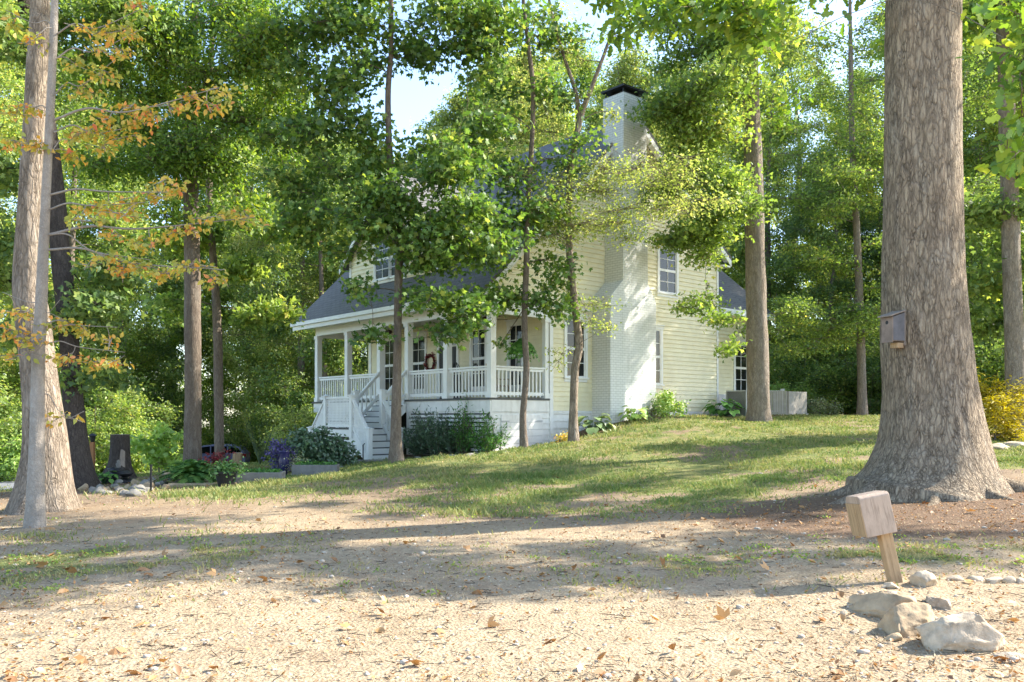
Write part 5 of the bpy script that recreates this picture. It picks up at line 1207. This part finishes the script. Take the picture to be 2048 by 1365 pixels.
q = rgq.uniform(-1, 1, (300, 3))*[.5, .2, .05]+[0, 0, .30]; leaves('plants', L_FERN, t, np.zeros(3), q, rgq.uniform(.04, .09, 300), OVAL2, rgq, 1.)
b = gp(568, 945, 22.8); t = empty('glazed_pot', b, 'tall cobalt blue glazed pot among the dark shrubs', 'pot')
lathe([(0,0),(.09,0),(.135,.2),(.14,.4),(.115,.56),(.14,.62),(.14,.65),(.10,.65),(.095,.55),(0,.55)], 24).build('body', BLUEPOT, t, smooth=True)
# stump, split log, pond fountain, stake, light post
b = gp(238, 957, 23.)
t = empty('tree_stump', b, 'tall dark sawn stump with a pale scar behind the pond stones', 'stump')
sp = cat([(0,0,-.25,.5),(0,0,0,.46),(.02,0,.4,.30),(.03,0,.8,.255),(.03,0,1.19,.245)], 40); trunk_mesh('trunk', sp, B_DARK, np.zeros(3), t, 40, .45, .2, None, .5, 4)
m = MB(); a = np.linspace(0, 2*math.pi, 25)[:-1]; m.prism([(.03+.235*math.cos(q), .235*math.sin(q), 1.185) for q in a], (0, 0, .012)); m.build('cut_face', WOODM, t)
m = MB(); m.prism([(.16, -.29, .1), (.24, -.26, .15), (.22, -.22, .75), (.16, -.25, .8), (.13, -.27, .5)], (.03, .03, 0)); m.build('scar', WOODM, t)
b = gp(237, 975, 21.2); t = empty('rock_fountain', b, 'dark stacked-stone pond fountain with a small figure on top', 'fountain')
for k, (z, r1) in enumerate(((.03,.36),(.12,.30),(.22,.27),(.31,.2))):
    v, f = ICO3; n = fbm(v[:, 0]*2+k*9, v[:, 1]*2, v[:, 2]*2, 800+k); qv = v*(.45+1.1*n)[:, None]*[r1, r1*.85, .075]+[.07*(-1)**k, 0, z]
    link('slab', npmesh('slab', qv, f, DARKM), t)
lathe([(0,.34),(.06,.35),(.05,.40),(.065,.46),(.035,.50),(.045,.54),(.0,.57)], 12).build('finial', STONE, t, smooth=True)
rosette('pond_plant', 'small leafy plant left of the pond fountain', 'plant', gp(208, 965, 21.), 40, .35, L_FERN, 405, up=.5)
b = gp(302, 992, 17.8); t = MB(); t.box(-.017, .017, -.017, .017, -.1, .55); t.box(-.024, .024, -.024, .024, .551, .57); o = t.build('garden_stake', DARKM, None); o.location = tuple(b); tag(o, 'thin black garden stake standing in the stone edging', 'stake')
b = gp(185, 958, 26.); t = empty('light_post', b, 'short brown wooden post with a small lantern behind the dark trunk', 'lamp post')
LPM = paint('brown_post', (.30,.14,.06), .2, .7); m = MB(); m.box(-.06, .06, -.06, .06, -.2, 1.25); m.build('post', LPM, t, bevel=.008)
m = lathe([(0,1.25),(.05,1.25),(.07,1.3),(.09,1.42),(.14,1.44),(.05,1.5),(0,1.52)], 10); m.build('lamp_head', DARKM, t)
m = MB(); m.box(-.3, -.12, -.02, .02, .62, 1.1); m.box(-.12, -.06, -.015, .015, .7, .74); m.box(-.12, -.06, -.015, .015, .98, 1.02); m.build('sign_board', LPM, t)
b = gp(450, 940, 30); 
m = MB()
rgl = np.random.default_rng(3); sp = cat([(0,0,-.1,.16),(0,0,.2,.14),(.02,0,.5,.13)], 12)
t = empty('cut_log', gp(474, 940, 25.2), 'short tan log standing on end beside the red plant', 'log'); trunk_mesh('log', sp, POSTM, np.zeros(3), t, 20, .1, .2, None, .3, 6)
m.prism([(.02+.125*math.cos(q), .125*math.sin(q), .49) for q in a], (0, 0, .012)); m.build('cut_face', BOXM, t)
# stepping slab and flat border timber
for px, py, Y, L, lab in ((405, 972, 19.6, 1.5, 'pale flat border stone in front of the fern clump'), (760, 926, 25.0, 1.6, 'flat grey paving slab at the foot of the porch stairs')):
    b = gp(px, py, Y); m = MB(); m.box(-L/2, L/2, -.25, .25, -.06, .07); o = m.build('paving_slab', TROUGH if L > 1.55 else TROCK, None, bevel=.02); o.location = tuple(b); o.rotation_euler = (0, 0, .25); tag(o, lab, 'slab')
# ---------------------------------------------------------------- parked car
b = gp(424, 935, 51.); CARP = paint('violet_paint', (.32,.31,.50), .04, .25, 1, .0, spec=.6)
b[2] = gz1(b[0], b[1])+.02
t = empty('parked_car', b, 'lavender-grey hatchback parked behind the trees beyond the fern', 'car', rz=R(8)); t['label'] = 'lavender-grey hatchback parked on the driveway behind the trunks'
prof = [(-2.1,.35),(-2.12,.62),(-2.0,.80),(-1.1,.95),(-.55,1.40),(.2,1.50),(1.2,1.48),(1.75,1.36),(2.05,.95),(2.1,.6),(2.05,.35)]
m = MB(); m.prism([(x, -.82, z) for x, z in prof], (0, 1.64, 0)); m.build('body', CARP, t, bevel=.05)
for pts in ([(-.95,.98),(-.50,1.33),(.05,1.40),(.05,.98)], [(.12,.98),(.12,1.40),(1.0,1.39),(1.0,.98)], [(1.08,.98),(1.08,1.38),(1.62,1.28),(1.85,.98)]):
    m = MB(); m.prism([(x, -.826, z) for x, z in pts], (0, 1.652, 0)); m.build('window', GLASS, t)
m = MB(); m.prism([(-1.08, -.7, .985), (-1.08, .7, .985), (-.60, .62, 1.37), (-.60, -.62, 1.37)], (-.02, 0, .012)); m.build('windscreen', GLASS, t)
for y in (-.835, .835):
    m = MB(); m.box(1.85, 2.09, min(y, y*.8), max(y, y*.8), .78, .95); m.build('tail_light', paint('tail_red', (.45,.02,.03), .05, .3), t, bevel=.01)
for x in (-1.3, 1.3):
    for y in (-.85, .66):
        w = MB(); a2 = np.linspace(0, 2*math.pi, 25)[:-1]; w.prism([(x+.32*math.cos(q), y, .32+.32*math.sin(q)) for q in a2], (0, .19, 0)); wo = w.build('wheel', DARKM, t, bevel=.02)
        w = MB(); w.prism([(x+.2*math.cos(q), y-.004 if y < 0 else y+.194, .32+.2*math.sin(q)) for q in a2], (0, .003, 0)); w.build('rim', METALM, wo)
# ---------------------------------------------------------------- ground cover
rgg = np.random.default_rng(21)
n = 420000
u = rgg.random(n); Y = 7.2+(38-7.2)*u**1.25; X = rgg.uniform(-.62, .64, n)*Y*1.05
g, mu, sa, wd = zones(X, Y); a_, b_ = house_ab(X, Y)
keep = (rgg.random(n) < g*1.15*np.clip(fbm(X*1.1, Y*1.1, seed=15)*2.6-.65, .06, 1)) & ~((a_ > -.1) & (a_ < 10.6) & (b_ > -.2) & (b_ < 15)) & ~((a_ > 3.2) & (a_ < 7.2) & (b_ > -2.3) & (b_ < 0))
X, Y = X[keep], Y[keep]; n = len(X); Z = gz(X, Y)
h = rgg.uniform(.03, .075, n)*(1-.4*sst(14, 9, Y))*np.clip(1+1.5*(fbm(X*1.6, Y*1.6, seed=16)-.5)*2, .5, 2.2); aa = rgg.uniform(0, 6.28, n); w = (.005+.00055*Y)[:, None]*np.stack([np.cos(aa), np.sin(aa), 0*aa], -1)
p = np.stack([X, Y, Z-.005], -1); ln = np.stack([rgg.normal(0, .6, n)*h, rgg.normal(0, .6, n)*h, h], -1)
v = np.stack([p-w, p+w, p+ln+w*.25, p+ln-w*.25], 1).reshape(-1, 3); f = np.arange(4*n).reshape(-1, 4)
tn = np.clip(.12+.9*(fbm(X*.5, Y*.5, seed=17)*.55+fbm(X*2.2, Y*2.2, seed=18)*.45)+rgg.normal(0, .16, n)-.10+.30*sst(14.5, 10, Y), 0, 1)
tag(link('lawn_grass', npmesh('lawn_grass', v, f, L_GRASS, tn)), 'short patchy lawn grass, green in places and straw-coloured in others', 'grass', kind='stuff')
# fallen leaves
n = 42000; Y = 3.2+26*rgg.random(n)**2.1; X = rgg.uniform(-.66, .66, n)*Y
g, mu, sa, wd = zones(X, Y); k = rgg.random(n) < np.where(Y < 15, .42*np.clip(fbm(X*.8, Y*.8, seed=29)*3-.8, .12, 1.3), .12)+mu*.6
X, Y = X[k], Y[k]; n = len(X); pos = np.stack([X, Y, gz(X, Y)+.012], -1)
tv, tf = T_oval2(.33, .22, -.3)
tag(leaves('fallen_leaves', L_DRY, None, np.zeros(3), pos, np.where(rgg.random(n) < .02, rgg.uniform(.06, .10, n), rgg.uniform(.012, .042, n)), (tv, tf), rgg, 2.2, None, rgg.beta(1.8, 1.8, n), .0), 'dry brown and orange leaves scattered over the ground', 'leaves', kind='stuff')
n = 110; Y = 3.4+9*rgg.random(n)**1.6; X = rgg.uniform(-.64, .64, n)*Y; pos = np.stack([X, Y, gz(X, Y)+.03], -1)
o = leaves('maple_litter', L_DRY, None, np.zeros(3), pos, rgg.uniform(.06, .11, n), (MAPLE3[0]*[1, 1, 2.6], MAPLE3[1]), rgg, 1.2, None, rgg.uniform(.2, .9, n), .0)
tag(o, 'curled maple leaves lying on the sandy foreground', 'leaves', kind='stuff')
# twigs
n = 2600; Y = 3.2+16*rgg.random(n)**1.8; X = rgg.uniform(-.66, .66, n)*Y; Z = gz(X, Y)+.008; a2 = rgg.uniform(0, 6.28, n); L = rgg.uniform(.02, .14, n)
s = np.stack([X, Y, Z], -1); d = np.stack([np.cos(a2)*L, np.sin(a2)*L, rgg.uniform(0, .01, n)], -1); v, f = twig_tubes(s, s+d, .0035, .002)
tag(link('twig_litter', npmesh('twig_litter', v, f, B_DARK)), 'thin dead twigs scattered over the sandy ground', 'twigs', kind='stuff')
# dead grass and straw lying on the ground
n = 90000; Y = 3.2+22*rgg.random(n)**1.7; X = rgg.uniform(-.66, .66, n)*Y; g, mu, sa, wd = zones(X, Y)
k = rgg.random(n) < np.clip(fbm(X*1.2, Y*1.2, seed=35)*2.6-.75, .05, 1)*(1-.6*g); X, Y = X[k], Y[k]; n = len(X); Z = gz(X, Y)+.004; a2 = rgg.uniform(0, 6.28, n); L = rgg.uniform(.015, .07, n)
s = np.stack([X, Y, Z], -1); d = np.stack([np.cos(a2)*L, np.sin(a2)*L, rgg.uniform(.0, .022, n)], -1); wv_ = np.stack([-np.sin(a2), np.cos(a2), 0*a2], -1)*rgg.uniform(.0015, .0045, n)[:, None]
v = np.stack([s-wv_, s+wv_, s+d+wv_*.4, s+d-wv_*.4], 1).reshape(-1, 3)
tag(link('straw_litter', npmesh('straw_litter', v, np.arange(4*n).reshape(-1, 4), leafmat('straw', [(.10,.065,.04), (.22,.15,.085), (.40,.30,.17), (.56,.46,.29)], .1, .01), rgg.random(n))), 'dead grass and straw scattered thinly over the yard', 'straw', kind='stuff')
# gravel
v0, f0 = ICO1; n = 6000; Y = 3.1+15*rgg.random(n)**2.2; X = rgg.uniform(-.66, .66, n)*Y; cl_ = fbm(X*.9, Y*.9, seed=23); k = rgg.random(n) < np.clip(cl_*2.2-.5, .1, 1); X, Y = X[k], Y[k]; n = len(X)
sz = np.where(rgg.random(n) < .06, rgg.uniform(.018, .034, n), rgg.uniform(.005, .016, n)); sc3 = sz[:, None]*rgg.uniform(.6, 1.3, (n, 3))*[1.2, 1, .6]
v = v0[None]*(1+rgg.normal(0, .13, (n, len(v0), 1)))*sc3[:, None]; a2 = rgg.uniform(0, 6.28, n)[:, None]; vx = v[..., 0]*np.cos(a2)-v[..., 1]*np.sin(a2); vy = v[..., 0]*np.sin(a2)+v[..., 1]*np.cos(a2)
v = np.stack([vx+X[:, None], vy+Y[:, None], v[..., 2]+gz(X, Y)[:, None]+.2*sz[:, None]], -1).reshape(-1, 3); f = (f0[None]+np.arange(n)[:, None, None]*len(v0)).reshape(-1, 3)
tag(link('gravel', npmesh('gravel', v, f, paint('pale_pebble', (.50,.425,.335), .45, .85, 14, .3))), 'loose pale pebbles scattered over the sandy ground', 'gravel', kind='stuff')
# small weeds in the sparse ground
n0 = 900; Y = 7.5+6*rgg.random(n0); X = rgg.uniform(-.6, .62, n0)*Y; g, mu, sa, wd = zones(X, Y); k = rgg.random(n0) < np.clip(g*.9+.02+.5*np.exp(-((X-4)/3)**2-((Y-8.9)/.9)**2), 0, 1); X, Y = X[k], Y[k]
j = np.repeat(np.arange(len(X)), 14); pos = np.stack([X[j], Y[j], gz(X, Y)[j]+.02], -1)+rgg.normal(0, 1, (len(j), 3))*[.05, .05, .015]
tag(leaves('ground_weeds', L_WOOD, None, np.zeros(3), pos, rgg.uniform(.02, .05, len(j)), OVAL2, rgg, 1.), 'small green weeds sprouting between gravel and litter', 'weeds', kind='stuff')
# ---------------------------------------------------------------- light, sky, camera
w = bpy.data.worlds.new('World'); sc.world = w; w.use_nodes = True; nt = w.node_tree
sky = nt.nodes.new('ShaderNodeTexSky'); sky.sky_type = 'NISHITA'; sky.sun_disc = False
sky.sun_elevation = math.asin(SUN[2]); sky.sun_rotation = math.atan2(SUN[0], SUN[1]); sky.air_density = 1.0; sky.dust_density = .9; sky.ozone_density = 1.6
bg = nt.nodes['Background']; nt.links.new(sky.outputs[0], bg.inputs[0]); bg.inputs[1].default_value = .15
sl = bpy.data.lights.new('sun', 'SUN'); sl.energy = 4.2; sl.angle = R(.6); sl.color = (1, .93, .82)
so = bpy.data.objects.new('sun', sl); COL.objects.link(so); so.rotation_euler = Vector(SUN).to_track_quat('Z', 'Y').to_euler(); so.location = (20, 10, 30)
cam = bpy.data.cameras.new('camera'); co = bpy.data.objects.new('camera', cam); COL.objects.link(co)
co.location = (0, 0, 0); co.rotation_euler = (R(90), 0, 0); cam.sensor_width = 36; cam.lens = 36*F/2048; cam.shift_y = (HY-682.5)/2048; cam.clip_start = .1; cam.clip_end = 1500
sc.camera = co
sc.render.engine = 'CYCLES'; sc.cycles.max_bounces = 7; sc.cycles.diffuse_bounces = 4; sc.cycles.transmission_bounces = 4; sc.cycles.transparent_max_bounces = 4; sc.cycles.use_denoising = True
sc.cycles.caustics_reflective = False; sc.cycles.caustics_refractive = False
sc.view_settings.view_transform = 'Standard'; sc.view_settings.look = 'None'; sc.view_settings.exposure = 1.85; sc.view_settings.gamma = 1
